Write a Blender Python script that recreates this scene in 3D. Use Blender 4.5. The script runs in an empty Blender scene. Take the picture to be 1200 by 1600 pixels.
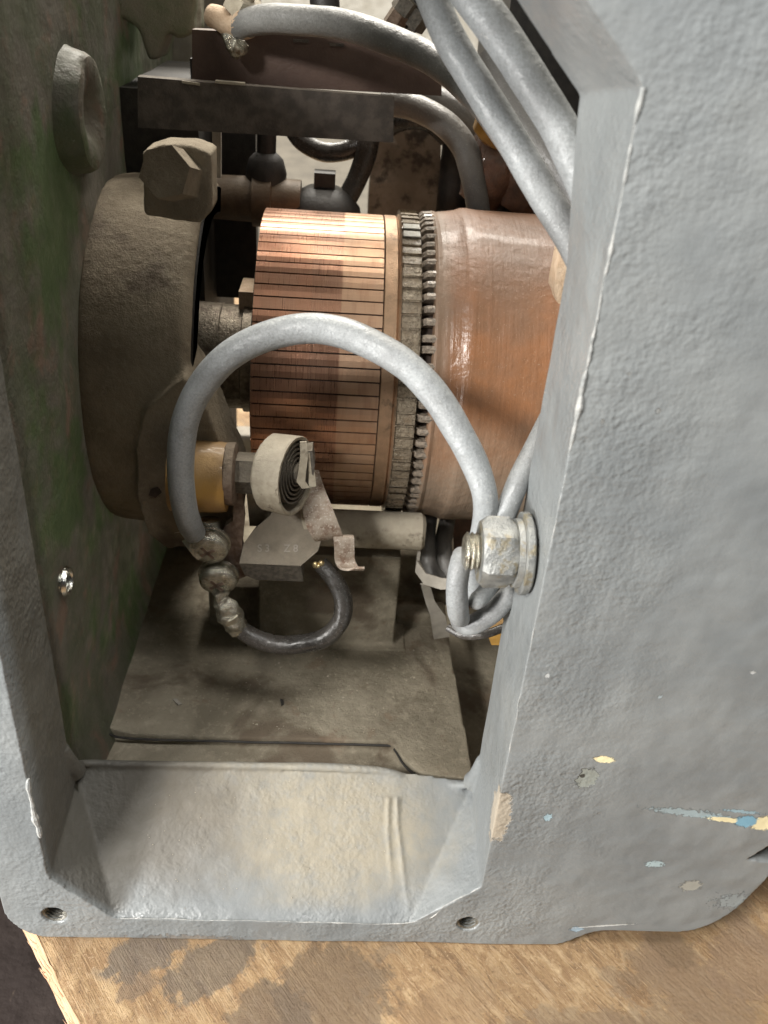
import bpy, bmesh, math, random
from mathutils import Vector, Matrix, noise
from math import sin, cos, pi, radians

C = bpy.context.scene.collection
SC = bpy.context.scene
rnd = random.Random(7)
MM = 0.001

# ------------------------------------------------------------------ camera
F = 1386.0                                    # focal length in px of the 1200 x 1600 photograph
def _d(px, py): return Vector((px - 600, -(py - 800), -F)).normalized()
_Z = -_d(423, 3015)                           # verticals of the casing meet below the frame
_X = _d(24300, 1826); _X = (_X - _Z * _X.dot(_Z)).normalized()
_Y = _Z.cross(_X)
R3 = Matrix((_X, _Y, _Z))                     # camera axes -> place axes
CAM = Vector((0, -207, 331))                  # mm
def ray(px, py): return R3 @ _d(px, py)
def at(px, py, Y):                            # where a sight line meets a depth (mm)
    r = ray(px, py); return CAM + r * ((Y - CAM.y) / r.y)
def atz(px, py, z):
    r = ray(px, py); return CAM + r * ((z - CAM.z) / r.z)
def atx(px, py, x):
    r = ray(px, py); return CAM + r * ((x - CAM.x) / r.x)

cam = bpy.data.cameras.new('camera')
cam.sensor_fit = 'VERTICAL'; cam.sensor_height = 24; cam.sensor_width = 18
cam.lens = 12 * F / 800
cam.clip_start = 0.01; cam.clip_end = 60
cam.dof.use_dof = True; cam.dof.focus_distance = 0.335; cam.dof.aperture_fstop = 10.5
co = bpy.data.objects.new('camera', cam); C.objects.link(co)
co.matrix_world = Matrix.Translation(CAM * MM) @ R3.to_4x4()
SC.camera = co

# ------------------------------------------------------------------ light
SC.view_settings.view_transform = 'Standard'; SC.view_settings.look = 'None'
SC.view_settings.exposure = 0.0; SC.view_settings.gamma = 1.0
w = bpy.data.worlds.new('World'); SC.world = w; w.use_nodes = True
bg = w.node_tree.nodes['Background']
bg.inputs[0].default_value = (1.0, 0.96, 0.9, 1); bg.inputs[1].default_value = 0.03
def area(name, loc, target, sx, sy, power, col):
    l = bpy.data.lights.new(name, 'AREA'); l.shape = 'RECTANGLE'; l.size = sx * MM; l.size_y = sy * MM
    l.energy = power; l.color = col
    o = bpy.data.objects.new(name, l); C.objects.link(o)
    o.location = Vector(loc) * MM
    o.rotation_euler = (Vector(target) - Vector(loc)).to_track_quat('-Z', 'Y').to_euler()
    return o
area('low_left_light', (-650, -390, 110), (-10, 20, 110), 190, 190, 10.0, (1.0, 0.985, 0.96))  # key light from low left, its source out of view
area('front_ceiling_light', (-520, -500, 700), (20, 60, 170), 260, 90, 11.5, (1.0, 0.97, 0.92))
area('top_front_fill', (130, -125, 630), (100, -10, 200), 260, 90, 2.2, (1.0, 0.985, 0.96))  # added fill lamp, brightens the upper front of the casing
area('rear_ceiling_light', (80, 430, 960), (20, 200, 200), 800, 120, 4.6, (1.0, 0.93, 0.82))
area('far_ceiling_light', (0, 2200, 2600), (0, 1800, 0), 1500, 900, 220.0, (1.0, 0.95, 0.86))

# ------------------------------------------------------------------ material helper
class NT:
    def __init__(s, name):
        m = bpy.data.materials.new(name); m.use_nodes = True
        s.m = m; s.nt = m.node_tree; s.n = s.nt.nodes; s.l = s.nt.links
        s.b = s.n['Principled BSDF']
        tc = s.n.new('ShaderNodeTexCoord'); s.co = tc.outputs['Object']
        s.seed = None
    def node(s, t, **kw):
        n = s.n.new(t)
        for k, v in kw.items(): setattr(n, k, v)
        return n
    def vary(s, amount=0.5):                   # shift the texture for each object
        oi = s.node('ShaderNodeObjectInfo'); mp = s.node('ShaderNodeVectorMath', operation='MULTIPLY')
        mp.inputs[1].default_value = (amount,) * 3
        cb = s.node('ShaderNodeCombineXYZ')
        for i in range(3): s.l.new(oi.outputs['Random'], cb.inputs[i])
        s.l.new(cb.outputs[0], mp.inputs[0])
        ad = s.node('ShaderNodeVectorMath', operation='ADD')
        s.l.new(s.co, ad.inputs[0]); s.l.new(mp.outputs[0], ad.inputs[1]); s.co = ad.outputs[0]
    def vec(s, scale=(1, 1, 1), rot=(0, 0, 0)):
        mp = s.node('ShaderNodeMapping'); mp.inputs['Scale'].default_value = scale; mp.inputs['Rotation'].default_value = rot
        s.l.new(s.co, mp.inputs[0]); return mp.outputs[0]
    def noise(s, scale, detail=4, rough=0.55, vec=None, dist=0.0):
        n = s.node('ShaderNodeTexNoise'); n.inputs['Scale'].default_value = scale
        n.inputs['Detail'].default_value = detail; n.inputs['Roughness'].default_value = rough
        n.inputs['Distortion'].default_value = dist
        s.l.new(vec or s.co, n.inputs['Vector']); return n.outputs['Fac']
    def ramp(s, f, lo, hi, a=0.0, b=1.0):
        n = s.node('ShaderNodeMapRange'); n.clamp = True; n.interpolation_type = 'SMOOTHSTEP'
        for i, v in ((1, lo), (2, hi), (3, a), (4, b)): n.inputs[i].default_value = v
        s.l.new(f, n.inputs[0]); return n.outputs[0]
    def math(s, op, a, b=None, clamp=False):
        n = s.node('ShaderNodeMath', operation=op); n.use_clamp = clamp
        for i, v in ((0, a), (1, b)):
            if v is None: continue
            if isinstance(v, (int, float)): n.inputs[i].default_value = v
            else: s.l.new(v, n.inputs[i])
        return n.outputs[0]
    def mix(s, f, a, b):
        n = s.node('ShaderNodeMix'); n.data_type = 'RGBA'
        for sock, v in ((n.inputs[0], f), (n.inputs[6], a), (n.inputs[7], b)):
            if isinstance(v, (int, float)): sock.default_value = v
            elif isinstance(v, (tuple, list)): sock.default_value = (*v[:3], 1)
            else: s.l.new(v, sock)
        return n.outputs[2]
    def axis(s, i):
        n = s.node('ShaderNodeSeparateXYZ'); s.l.new(s.co, n.inputs[0]); return n.outputs[i]
    def up(s):                                 # how far a surface faces upwards: where dust settles
        g = s.node('ShaderNodeNewGeometry'); n = s.node('ShaderNodeSeparateXYZ')
        s.l.new(g.outputs['Normal'], n.inputs[0]); return n.outputs[2]
    def spot(s, c, r, fac=0.5, nscale=500, soft=0.12, rot=0.0):   # a stain with a ragged edge (mm)
        sb = s.node('ShaderNodeVectorMath', operation='SUBTRACT'); sb.inputs[1].default_value = tuple(v * MM for v in c)
        s.l.new(s.co, sb.inputs[0])
        mp = s.node('ShaderNodeMapping'); mp.vector_type = 'TEXTURE'; mp.inputs['Rotation'].default_value = (0, rot, 0)
        mp.inputs['Scale'].default_value = tuple(v * MM for v in r); s.l.new(sb.outputs[0], mp.inputs[0])
        ln = s.node('ShaderNodeVectorMath', operation='LENGTH'); s.l.new(mp.outputs[0], ln.inputs[0])
        f = s.math('ADD', ln.outputs['Value'], s.math('MULTIPLY', s.math('SUBTRACT', s.noise(nscale, 5, 0.65), 0.5), fac * 3))
        return s.ramp(f, 1.0 + soft, 1.0 - soft, 0, 1)
    def out(s, col, rough=0.5, metal=0.0, bump=None, bdist=0.0005, bstr=1.0, coat=0.0, coat_r=0.1, spec=0.5):
        for k, v in (('Base Color', col), ('Roughness', rough), ('Metallic', metal), ('Coat Weight', coat)):
            sock = s.b.inputs[k]
            if isinstance(v, (int, float)): sock.default_value = v
            elif isinstance(v, (tuple, list)): sock.default_value = (*v[:3], 1)
            else: s.l.new(v, sock)
        s.b.inputs['Coat Roughness'].default_value = coat_r; s.b.inputs['Specular IOR Level'].default_value = spec
        if bump is not None:
            prev = None
            for h, d in (bump if isinstance(bump, list) else [(bump, bdist)]):
                bn = s.node('ShaderNodeBump'); bn.inputs['Strength'].default_value = bstr; bn.inputs['Distance'].default_value = d
                s.l.new(h, bn.inputs['Height'])
                if prev: s.l.new(prev, bn.inputs['Normal'])
                prev = bn.outputs[0]
            s.l.new(prev, s.b.inputs['Normal'])
        return s.m

def simple(name, a, b, scale=300, rough=0.6, metal=0.0, dust=0.0, dustc=(0.26, 0.22, 0.16), grime=None, bump=0.0002, bscale=900, coat=0.0, lo=0.35, hi=0.65, vary=True):
    t = NT(name)
    if vary: t.vary()
    col = t.mix(t.ramp(t.noise(scale, 5), lo, hi), a, b)
    if grime: col = t.mix(t.ramp(t.noise(grime[1], 6, 0.65), grime[2], grime[3]), col, grime[0])
    r = rough
    m = metal
    if dust:
        f = t.math('MULTIPLY', t.ramp(t.math('ADD', t.up(), t.math('MULTIPLY', t.noise(420, 6, 0.7), 0.9)), 0.35, 1.25), dust)
        col = t.mix(f, col, dustc)
        if metal: m = t.math('MULTIPLY', t.math('SUBTRACT', 1.0, f), metal)
        r = t.math('ADD', t.math('MULTIPLY', f, 0.9 - rough), rough)
    return t.out(col, r, m, t.noise(bscale, 5, 0.65), bump, coat=coat)

M = {}
# ---- casing: thick grey paint over a rough casting, chipped to cream primer and old blue
t = NT('grey_casing_paint')
base = t.mix(t.ramp(t.noise(22, 4), 0.35, 0.68), (0.168, 0.180, 0.183), (0.212, 0.223, 0.222))
base = t.mix(t.ramp(t.noise(240, 5, 0.7), 0.56, 0.75, 0, 0.3), base, (0.25, 0.26, 0.257))
Yc, Zc_, Xc = t.axis(1), t.axis(2), t.axis(0)
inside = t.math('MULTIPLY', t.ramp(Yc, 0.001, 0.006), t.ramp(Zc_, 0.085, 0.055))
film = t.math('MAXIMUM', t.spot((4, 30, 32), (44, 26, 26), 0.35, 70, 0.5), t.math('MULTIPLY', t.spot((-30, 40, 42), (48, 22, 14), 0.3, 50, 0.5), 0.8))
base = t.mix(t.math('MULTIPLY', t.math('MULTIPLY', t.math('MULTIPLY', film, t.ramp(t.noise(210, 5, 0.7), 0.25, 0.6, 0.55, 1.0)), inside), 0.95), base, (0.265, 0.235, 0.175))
soot_shade = t.math('MULTIPLY', inside, t.spot((-62, 30, 34), (34, 30, 20), 0.35, 40, 0.5))
base = t.mix(t.math('MULTIPLY', soot_shade, 0.8), base, (0.12, 0.105, 0.082))  # brown dirt that also stands in for the left jamb's shadow
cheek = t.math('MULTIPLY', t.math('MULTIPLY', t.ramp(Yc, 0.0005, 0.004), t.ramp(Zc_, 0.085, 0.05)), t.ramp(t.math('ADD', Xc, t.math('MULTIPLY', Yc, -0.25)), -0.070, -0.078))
base = t.mix(t.math('MULTIPLY', cheek, 0.75), base, (0.085, 0.078, 0.064))  # left cheek darkened: jamb shade painted in along with brown dirt
speck = t.math('MULTIPLY', t.ramp(t.noise(900, 3, 0.7), 0.62, 0.72), t.ramp(t.noise(60, 3), 0.4, 0.6))
base = t.mix(t.math('MULTIPLY', speck, 0.3), base, (0.12, 0.115, 0.1))
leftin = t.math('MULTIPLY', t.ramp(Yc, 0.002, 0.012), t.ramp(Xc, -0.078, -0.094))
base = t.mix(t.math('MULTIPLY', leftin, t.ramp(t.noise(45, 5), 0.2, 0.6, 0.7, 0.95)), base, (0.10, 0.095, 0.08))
chipmask = None
cream, blue, green_u = (0.74, 0.65, 0.40), (0.16, 0.31, 0.40), (0.32, 0.35, 0.30)
P = lambda px, py: tuple(at(px, py, 0))
def sp(px, py, rx, rz, col, fac=0.35, ns=500, w=1.0, rot=0.0, soft=0.12):
    global base, chipmask
    f = t.spot(P(px, py), (rx, 6, rz), fac * 1.7, ns * 1.3, soft, rot)
    chipmask = f if chipmask is None else t.math('MAXIMUM', chipmask, f)
    base = t.mix(t.math('MULTIPLY', f, w) if w < 1 else f, base, col)
sp(918, 1216, 3.4, 5.0, (0.24, 0.255, 0.225), 0.45, 300, 0.8)
sp(910, 1212, 0.9, 1.0, (0.05, 0.05, 0.045), 0.2, 500)
sp(944, 1187, 3.6, 1.6, cream, 0.25, 700, rot=0.1)
sp(1075, 1270, 13, 1.7, (0.28, 0.35, 0.37), 0.7, 450, 0.8, rot=0.1)
sp(1128, 1279, 7, 1.3, (0.25, 0.36, 0.41), 0.6, 600, 0.8, rot=0.12)
sp(1160, 1268, 7, 0.8, (0.25, 0.36, 0.41), 0.6, 700, 0.8, rot=0.12)
sp(1138, 1281, 8.0, 1.2, cream, 0.35, 600, rot=0.12)
sp(1194, 1286, 4.8, 3.6, cream, 0.25, 600)
sp(1166, 1283, 4.0, 3.0, blue, 0.25, 600)
sp(1023, 1350, 3.4, 1.8, (0.38, 0.48, 0.5), 0.6, 800, 0.8)
sp(856, 1277, 1.6, 1.8, (0.30, 0.42, 0.47), 0.6, 800, 0.8)
sp(1080, 1384, 4, 3.2, (0.36, 0.35, 0.30), 0.4, 600, 0.7)
sp(1148, 1408, 7, 4, (0.27, 0.31, 0.32), 0.9, 500, 0.5)
sp(901, 1452, 2.6, 1.6, (0.27, 0.37, 0.45), 0.4, 500, 0.9)
sp(945, 1447, 12, 0.45, (0.55, 0.56, 0.54), 0.4, 700, 0.8, rot=-0.13)
sp(775, 1277, 5.2, 14, (0.36, 0.31, 0.24), 0.3, 250, 0.85)
sp(300, 1468, 22, 2.6, (0.17, 0.14, 0.11), 0.7, 300, 0.6)
for q in range(9):
    px, py = rnd.uniform(820, 1195), rnd.uniform(520, 1440)
    k = rnd.uniform(0.4, 1.0)
    if px < 1030 - (py - 130) * 0.2: continue
    sp(px, py, k * rnd.uniform(0.6, 1.5), k, rnd.choice([(0.46, 0.47, 0.46), (0.34, 0.40, 0.42), (0.2, 0.2, 0.19)]), 0.5, 900, 0.8)
# coarse cast orange-peel, finer towards the opening
big = t.noise(85, 1.0, 0.4); fine = t.noise(520, 1.0, 0.45); vfine = t.noise(1700, 3, 0.6)
near = t.math('MULTIPLY', t.ramp(Xc, 0.115, 0.072), t.ramp(t.noise(40, 3), 0.3, 0.55, 0.45, 1.0))
finem = t.math('MULTIPLY', fine, t.math('MULTIPLY', t.math('ADD', t.math('MULTIPLY', near, 0.9), 0.16), t.ramp(Yc, 0.012, 0.002, 0.8, 1.0)))
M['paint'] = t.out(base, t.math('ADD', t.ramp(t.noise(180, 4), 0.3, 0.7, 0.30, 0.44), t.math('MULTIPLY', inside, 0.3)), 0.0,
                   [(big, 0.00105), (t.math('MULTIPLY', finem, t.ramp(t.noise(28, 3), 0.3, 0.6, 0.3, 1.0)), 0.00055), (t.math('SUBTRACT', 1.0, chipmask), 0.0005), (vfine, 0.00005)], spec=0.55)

M['paint_edge'] = simple('worn_paint_edge', (0.25, 0.26, 0.255), (0.42, 0.42, 0.40), 300, 0.4, bump=0.0003)
# ---- dusty, oily casting inside
t = NT('dusty_casting')
col = t.mix(t.ramp(t.noise(40, 5), 0.35, 0.65), (0.19, 0.155, 0.112), (0.27, 0.228, 0.168))
col = t.mix(t.ramp(t.noise(260, 5, 0.7), 0.5, 0.72, 0, 0.6), col, (0.30, 0.265, 0.20))
col = t.mix(t.ramp(t.noise(28, 6, 0.6), 0.55, 0.7, 0, 0.8), col, (0.085, 0.065, 0.05))
col = t.mix(t.ramp(t.noise(1400, 3, 0.7), 0.66, 0.72, 0, 0.8), col, (0.045, 0.04, 0.035))
M['cast'] = t.out(col, 0.85, 0, [(t.noise(300, 6, 0.65), 0.0009), (t.noise(1600, 4, 0.7), 0.00025)], spec=0.2)
t = NT('dust_laden_floor')
col = t.mix(t.ramp(t.noise(45, 5), 0.35, 0.65), (0.21, 0.183, 0.135), (0.30, 0.265, 0.20))
col = t.mix(t.ramp(t.noise(330, 5, 0.7), 0.5, 0.72, 0, 0.6), col, (0.40, 0.355, 0.27))
col = t.mix(t.ramp(t.noise(24, 6, 0.6, dist=0.4), 0.52, 0.66, 0, 0.85), col, (0.12, 0.092, 0.065))
col = t.mix(t.ramp(t.noise(60, 6, 0.65), 0.58, 0.66, 0, 0.5), col, (0.20, 0.14, 0.095))
col = t.mix(t.ramp(t.noise(1300, 3, 0.7), 0.65, 0.71, 0, 0.85), col, (0.06, 0.05, 0.04))
M['dust_floor'] = t.out(col, 0.88, 0, [(t.noise(260, 6, 0.65), 0.0010), (t.noise(1500, 4, 0.7), 0.00035)], spec=0.2)
# ---- oily green wall
t = NT('old_green_paint')
col = t.mix(t.ramp(t.noise(30, 5, 0.6), 0.36, 0.62), (0.088, 0.092, 0.062), (0.115, 0.105, 0.085))
col = t.mix(t.ramp(t.noise(55, 6, 0.65, dist=0.6), 0.52, 0.66), col, (0.14, 0.105, 0.08))
col = t.mix(t.ramp(t.noise(18, 4, 0.6), 0.5, 0.6, 0, 0.9), col, (0.072, 0.098, 0.045))
col = t.mix(t.ramp(t.noise(700, 4, 0.7), 0.64, 0.72, 0, 0.5), col, (0.3, 0.28, 0.22))
M['green'] = t.out(col, t.ramp(t.noise(90, 4), 0.3, 0.7, 0.38, 0.7), 0, [(t.noise(70, 5), 0.0016), (t.noise(800, 4), 0.0002)])
# ---- copper bars with the brush tracks
t = NT('commutator_copper'); t.vary(0.37)
Xc = t.axis(0)
oi = t.node('ShaderNodeObjectInfo')
streak = t.noise(1, 5, 0.7, t.vec((2600, 60, 60)))
streak2 = t.noise(1, 3, 0.6, t.vec((300, 40, 40)))
SC_ = t
tcx = t.node('ShaderNodeTexCoord'); sx = t.node('ShaderNodeSeparateXYZ'); t.l.new(tcx.outputs['Object'], sx.inputs[0]); X0 = sx.outputs[0]
trk = t.math('MULTIPLY', t.ramp(X0, 0.0005, -0.0003), 1.0)
trk2 = t.math('MULTIPLY', t.ramp(X0, -0.0125, -0.0115), t.ramp(X0, 0.0005, -0.0003))
col = t.mix(trk, (0.53, 0.35, 0.235), (0.42, 0.21, 0.135))
col = t.mix(t.math('MULTIPLY', trk2, 0.6), col, (0.32, 0.18, 0.125))
col = t.mix(t.ramp(streak, 0.45, 0.75, 0, 0.5), col, (0.62, 0.37, 0.235))
col = t.mix(t.ramp(streak2, 0.45, 0.7, 0, 0.5), col, (0.36, 0.19, 0.12))
col = t.mix(t.math('MULTIPLY', oi.outputs['Random'], 0.18), col, (0.42, 0.25, 0.16))
dustf = t.ramp(t.noise(60, 5), 0.35, 0.75, 0.03, 0.3)
col = t.mix(dustf, col, (0.34, 0.25, 0.18))
M['bar'] = t.out(col, t.math('ADD', t.ramp(streak, 0.2, 0.8, 0.37, 0.5), t.math('MULTIPLY', trk, -0.13)), t.math('SUBTRACT', 0.92, dustf), [(streak, 0.00006)])
t.b.inputs['Anisotropic'].default_value = 0.0
M['collar'] = simple('brass_toned_collar', (0.42, 0.275, 0.175), (0.33, 0.22, 0.14), 200, 0.46, 0.6, grime=((0.2, 0.14, 0.09), 160, 0.55, 0.7))
M['mica'] = simple('black_mica', (0.035, 0.022, 0.016), (0.06, 0.04, 0.03), 300, 0.8)
# varnished risers
t = NT('varnished_riser'); t.vary(0.61)
col = t.mix(t.ramp(t.noise(600, 5, 0.7), 0.35, 0.65), (0.19, 0.15, 0.105), (0.36, 0.30, 0.22))
col = t.mix(t.ramp(t.noise(150, 4), 0.5, 0.7, 0, 0.6), col, (0.20, 0.14, 0.085))
M['riser'] = t.out(col, t.ramp(t.noise(300, 4), 0.4, 0.65, 0.22, 0.6), 0.15, [(t.noise(700, 5, 0.7), 0.0011)], coat=0.35, coat_r=0.18)
t = NT('winding_wire_end'); t.vary(0.61)
M['wire_end'] = t.out(t.mix(t.ramp(t.noise(700, 5, 0.7), 0.35, 0.65), (0.15, 0.125, 0.10), (0.33, 0.27, 0.21)), 0.5, 0.1, [(t.noise(900, 4), 0.0007)], coat=0.2)
# lacquered bandage of the armature
t = NT('red_brown_lacquer')
P1 = t.noise(26, 5, 0.6); wrap = t.noise(1, 4, 0.6, t.vec((420, 26, 26)))
col = t.mix(t.ramp(P1, 0.35, 0.65), (0.29, 0.125, 0.052), (0.21, 0.11, 0.06))
col = t.mix(t.ramp(wrap, 0.5, 0.75, 0, 0.25), col, (0.33, 0.16, 0.09))
topdark = t.math('MULTIPLY', t.ramp(t.math('ADD', t.axis(2), t.math('MULTIPLY', t.noise(40, 4), 0.04)), 0.050, 0.088), t.ramp(t.noise(300, 4, 0.7), 0.2, 0.6, 0.6, 0.9))  # darker brown towards the top of the drum
col = t.mix(t.math('MULTIPLY', topdark, 0.75), col, (0.15, 0.092, 0.06))
dst = t.math('MAXIMUM', t.ramp(t.math('ADD', t.axis(2), t.math('MULTIPLY', t.noise(45, 4), 0.05)), 0.050, -0.012), t.ramp(t.axis(0), 0.046, 0.040, 0, 0.6))
dst = t.math('MULTIPLY', dst, t.ramp(t.noise(500, 5, 0.7), 0.2, 0.7, 0.75, 1.0))
col = t.mix(t.math('MULTIPLY', dst, 0.85), col, (0.245, 0.20, 0.15))
col = t.mix(t.ramp(t.noise(1800, 3, 0.7), 0.64, 0.72, 0, 0.8), col, (0.46, 0.37, 0.28))
M['drum'] = t.out(col, t.math('ADD', t.math('MULTIPLY', t.math('MAXIMUM', dst, t.math('MULTIPLY', topdark, 0.8)), 0.42), 0.30), 0, [(wrap, 0.00035), (t.noise(170, 4), 0.0006), (t.noise(900, 4), 0.0001)], coat=0.08, coat_r=0.12)
# cables
def cable_mat(name, a, b, mark, over, rough=0.45):
    t = NT(name); t.vary(0.3)
    col = t.mix(t.ramp(t.noise(50, 5), 0.35, 0.65), a, b)
    f = t.math('MULTIPLY', t.ramp(t.noise(19, 3), 0.34, 0.56, 0.15, 1.0), t.ramp(t.noise(1100, 4, 0.7), 0.3, 0.6, 0.6, 1.0))
    col = t.mix(f, col, over)
    col = t.mix(t.ramp(t.noise(300, 6, 0.75, dist=1.5), 0.63, 0.70, 0, 0.75), col, mark)
    col = t.mix(t.ramp(t.noise(2200, 3, 0.7), 0.60, 0.72, 0, 0.45), col, (0.55, 0.55, 0.53))
    return t.out(col, t.ramp(t.noise(200, 4), 0.3, 0.7, rough - 0.1, rough + 0.12), 0, [(t.noise(160, 4), 0.0007), (t.noise(1500, 4), 0.00012)])
M['cable'] = cable_mat('grey_rubber_cable', (0.085, 0.083, 0.08), (0.15, 0.15, 0.148), (0.45, 0.44, 0.42), (0.285, 0.30, 0.305))
M['cable_mid'] = cable_mat('half_shaded_cable', (0.075, 0.073, 0.07), (0.13, 0.13, 0.125), (0.36, 0.35, 0.33), (0.235, 0.235, 0.225))  # grey cable toned down, shade of the half-hidden lead put into its colour
M['cable_dim'] = cable_mat('shaded_grey_cable', (0.10, 0.10, 0.10), (0.16, 0.155, 0.15), (0.24, 0.22, 0.2), (0.19, 0.18, 0.165))  # darker copy of the grey cable, shade put into the colour
M['cable_black'] = cable_mat('black_rubber_cable', (0.016, 0.015, 0.014), (0.032, 0.03, 0.027), (0.13, 0.115, 0.1), (0.055, 0.049, 0.043), 0.3)
# metals and the rest
M['galv'] = simple('weathered_zinc', (0.20, 0.205, 0.20), (0.33, 0.335, 0.32), 180, 0.42, 0.55, grime=((0.25, 0.22, 0.155), 150, 0.5, 0.62), bump=0.0004)
M['tin'] = simple('tinned_terminal', (0.52, 0.50, 0.43), (0.36, 0.34, 0.27), 400, 0.24, 0.85, grime=((0.16, 0.12, 0.075), 330, 0.52, 0.68), bump=0.0006)
M['steel_dark'] = simple('sooty_steel', (0.10, 0.092, 0.08), (0.17, 0.155, 0.13), 500, 0.55, 0.5, dust=0.5, bump=0.0005)
M['dusty_metal'] = simple('dust_covered_metal', (0.33, 0.29, 0.22), (0.42, 0.375, 0.29), 300, 0.75, 0.1, dust=0.5, dustc=(0.45, 0.40, 0.32), grime=((0.16, 0.13, 0.095), 200, 0.58, 0.72), bump=0.0004)
M['rusty'] = simple('rust_flecked_strip', (0.37, 0.31, 0.25), (0.20, 0.125, 0.085), 300, 0.5, 0.35, lo=0.42, hi=0.75, grime=((0.52, 0.46, 0.39), 1100, 0.52, 0.66), bump=0.0002)
M['rust_dark'] = simple('brown_rusted_strap', (0.13, 0.085, 0.06), (0.22, 0.16, 0.12), 350, 0.65, 0.3, dust=0.5, bump=0.0005)
M['yellow'] = simple('amber_bakelite', (0.42, 0.235, 0.055), (0.33, 0.18, 0.05), 90, 0.38, 0.0, dust=0.25, grime=((0.17, 0.11, 0.05), 110, 0.55, 0.75), coat=0.2)
M['board'] = simple('red_brown_bakelite', (0.072, 0.042, 0.032), (0.10, 0.062, 0.048), 60, 0.5, 0.0, dust=0.25, bump=0.0002)
M['bar_steel'] = simple('grimy_flat_bar', (0.06, 0.05, 0.043), (0.11, 0.092, 0.077), 160, 0.75, 0.0, dust=0.2, bump=0.0005)
M['carbon'] = simple('carbon_brush_block', (0.15, 0.132, 0.105), (0.21, 0.185, 0.15), 260, 0.8, 0.0, dust=0.6, dustc=(0.31, 0.265, 0.20), grime=((0.11, 0.095, 0.075), 120, 0.5, 0.68), bump=0.0005)
M['brown'] = simple('brown_moulding', (0.085, 0.05, 0.028), (0.13, 0.08, 0.045), 120, 0.5, dust=0.3)
M['soot_shade'] = simple('oily_shaded_black', (0.022, 0.02, 0.018), (0.04, 0.036, 0.03), 150, 0.7, bump=0.0004)  # oily dirt black, with the shade of hidden faces put into it
M['black'] = simple('black_moulding', (0.016, 0.016, 0.017), (0.03, 0.028, 0.027), 200, 0.45, dust=0.25, dustc=(0.1, 0.09, 0.08))
M['coil'] = simple('varnished_coil_tape', (0.16, 0.075, 0.045), (0.085, 0.045, 0.03), 130, 0.4, dust=0.2, coat=0.3, bump=0.0006)
M['fibre'] = simple('pale_fibre', (0.50, 0.36, 0.24), (0.58, 0.44, 0.31), 300, 0.8, bump=0.0006)
M['brass'] = simple('brass', (0.66, 0.52, 0.26), (0.75, 0.63, 0.38), 500, 0.3, 0.9)
M['pale'] = simple('pale_press_board', (0.30, 0.275, 0.235), (0.36, 0.33, 0.28), 200, 0.8)
M['rib_green'] = simple('lit_green_casting', (0.30, 0.275, 0.21), (0.20, 0.225, 0.14), 60, 0.85, bump=0.0006)  # pale tone carries light that no lamp brings to the rib
M['pole'] = simple('sooty_plate', (0.23, 0.20, 0.165), (0.34, 0.30, 0.25), 70, 0.8, grime=((0.09, 0.08, 0.07), 90, 0.5, 0.66))
M['white'] = simple('white_paint_dab', (0.72, 0.71, 0.66), (0.6, 0.58, 0.52), 500, 0.6)
M['strand'] = simple('bare_strand', (0.6, 0.56, 0.47), (0.5, 0.45, 0.36), 500, 0.35, 0.6)
M['shaft'] = simple('dusty_steel_shaft', (0.30, 0.26, 0.20), (0.20, 0.165, 0.125), 500, 0.42, 0.7, grime=((0.13, 0.10, 0.075), 180, 0.45, 0.65), bump=0.0004)
M['bright'] = simple('bright_thread', (0.8, 0.8, 0.76), (0.7, 0.7, 0.66), 500, 0.2, 1.0)
M['thread'] = simple('dirty_thread', (0.30, 0.29, 0.26), (0.18, 0.17, 0.14), 700, 0.35, 0.7)
# wood
t = NT('worn_wooden_board')
fib = t.noise(30, 6, 0.62, t.vec((1, 6, 6)), dist=0.2); fib2 = t.noise(95, 6, 0.68, t.vec((1, 1.9, 1.9)), dist=0.5)
saw = t.noise(60, 4, 0.6, t.vec((0.35, 5, 1), (0, 0, 0.14)))
col = t.mix(t.ramp(fib, 0.32, 0.68), (0.25, 0.145, 0.066), (0.40, 0.262, 0.132))
col = t.mix(t.ramp(fib2, 0.5, 0.62, 0, 0.7), col, (0.50, 0.35, 0.19))
col = t.mix(t.ramp(fib2, 0.46, 0.36, 0, 0.8), col, (0.20, 0.12, 0.06))
fl = t.noise(95, 5, 0.72, t.vec((1, 24, 24)))
col = t.mix(t.ramp(fl, 0.55, 0.68, 0, 0.65), col, (0.62, 0.46, 0.28))
col = t.mix(t.ramp(fl, 0.42, 0.32, 0, 0.7), col, (0.19, 0.11, 0.05))
gr = t.noise(700, 4, 0.7)
col = t.mix(t.ramp(gr, 0.58, 0.70, 0, 0.5), col, (0.62, 0.47, 0.30))
col = t.mix(t.ramp(gr, 0.40, 0.30, 0, 0.7), col, (0.13, 0.08, 0.045))
col = t.mix(t.ramp(saw, 0.58, 0.68, 0, 0.5), col, (0.58, 0.43, 0.26))
st = t.math('ADD', t.noise(17, 5, 0.6, dist=0.6), t.math('MULTIPLY', t.math('SUBTRACT', fib2, 0.5), 0.35))
col = t.mix(t.ramp(st, 0.55, 0.60, 0, 0.45), col, (0.17, 0.125, 0.085))
st2 = t.math('ADD', t.noise(33, 4, 0.6), t.math('MULTIPLY', t.math('SUBTRACT', fib2, 0.5), 0.5))
col = t.mix(t.ramp(st2, 0.52, 0.60, 0, 0.55), col, (0.27, 0.17, 0.085))
ia_ = -math.atan2(32.5, -24.4)
def stain(px, py, ru, rv, c, w_, fac=0.55, ns=170):
    global col
    p = Matrix.Rotation(ia_, 3, 'Z') @ (atz(px, py, 0) - Vector((-106.6, 0, 0)))
    col = t.mix(t.math('MULTIPLY', t.spot((p.x, p.y, 0), (ru, rv, 40), fac, ns, 0.14), w_), col, c)
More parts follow.
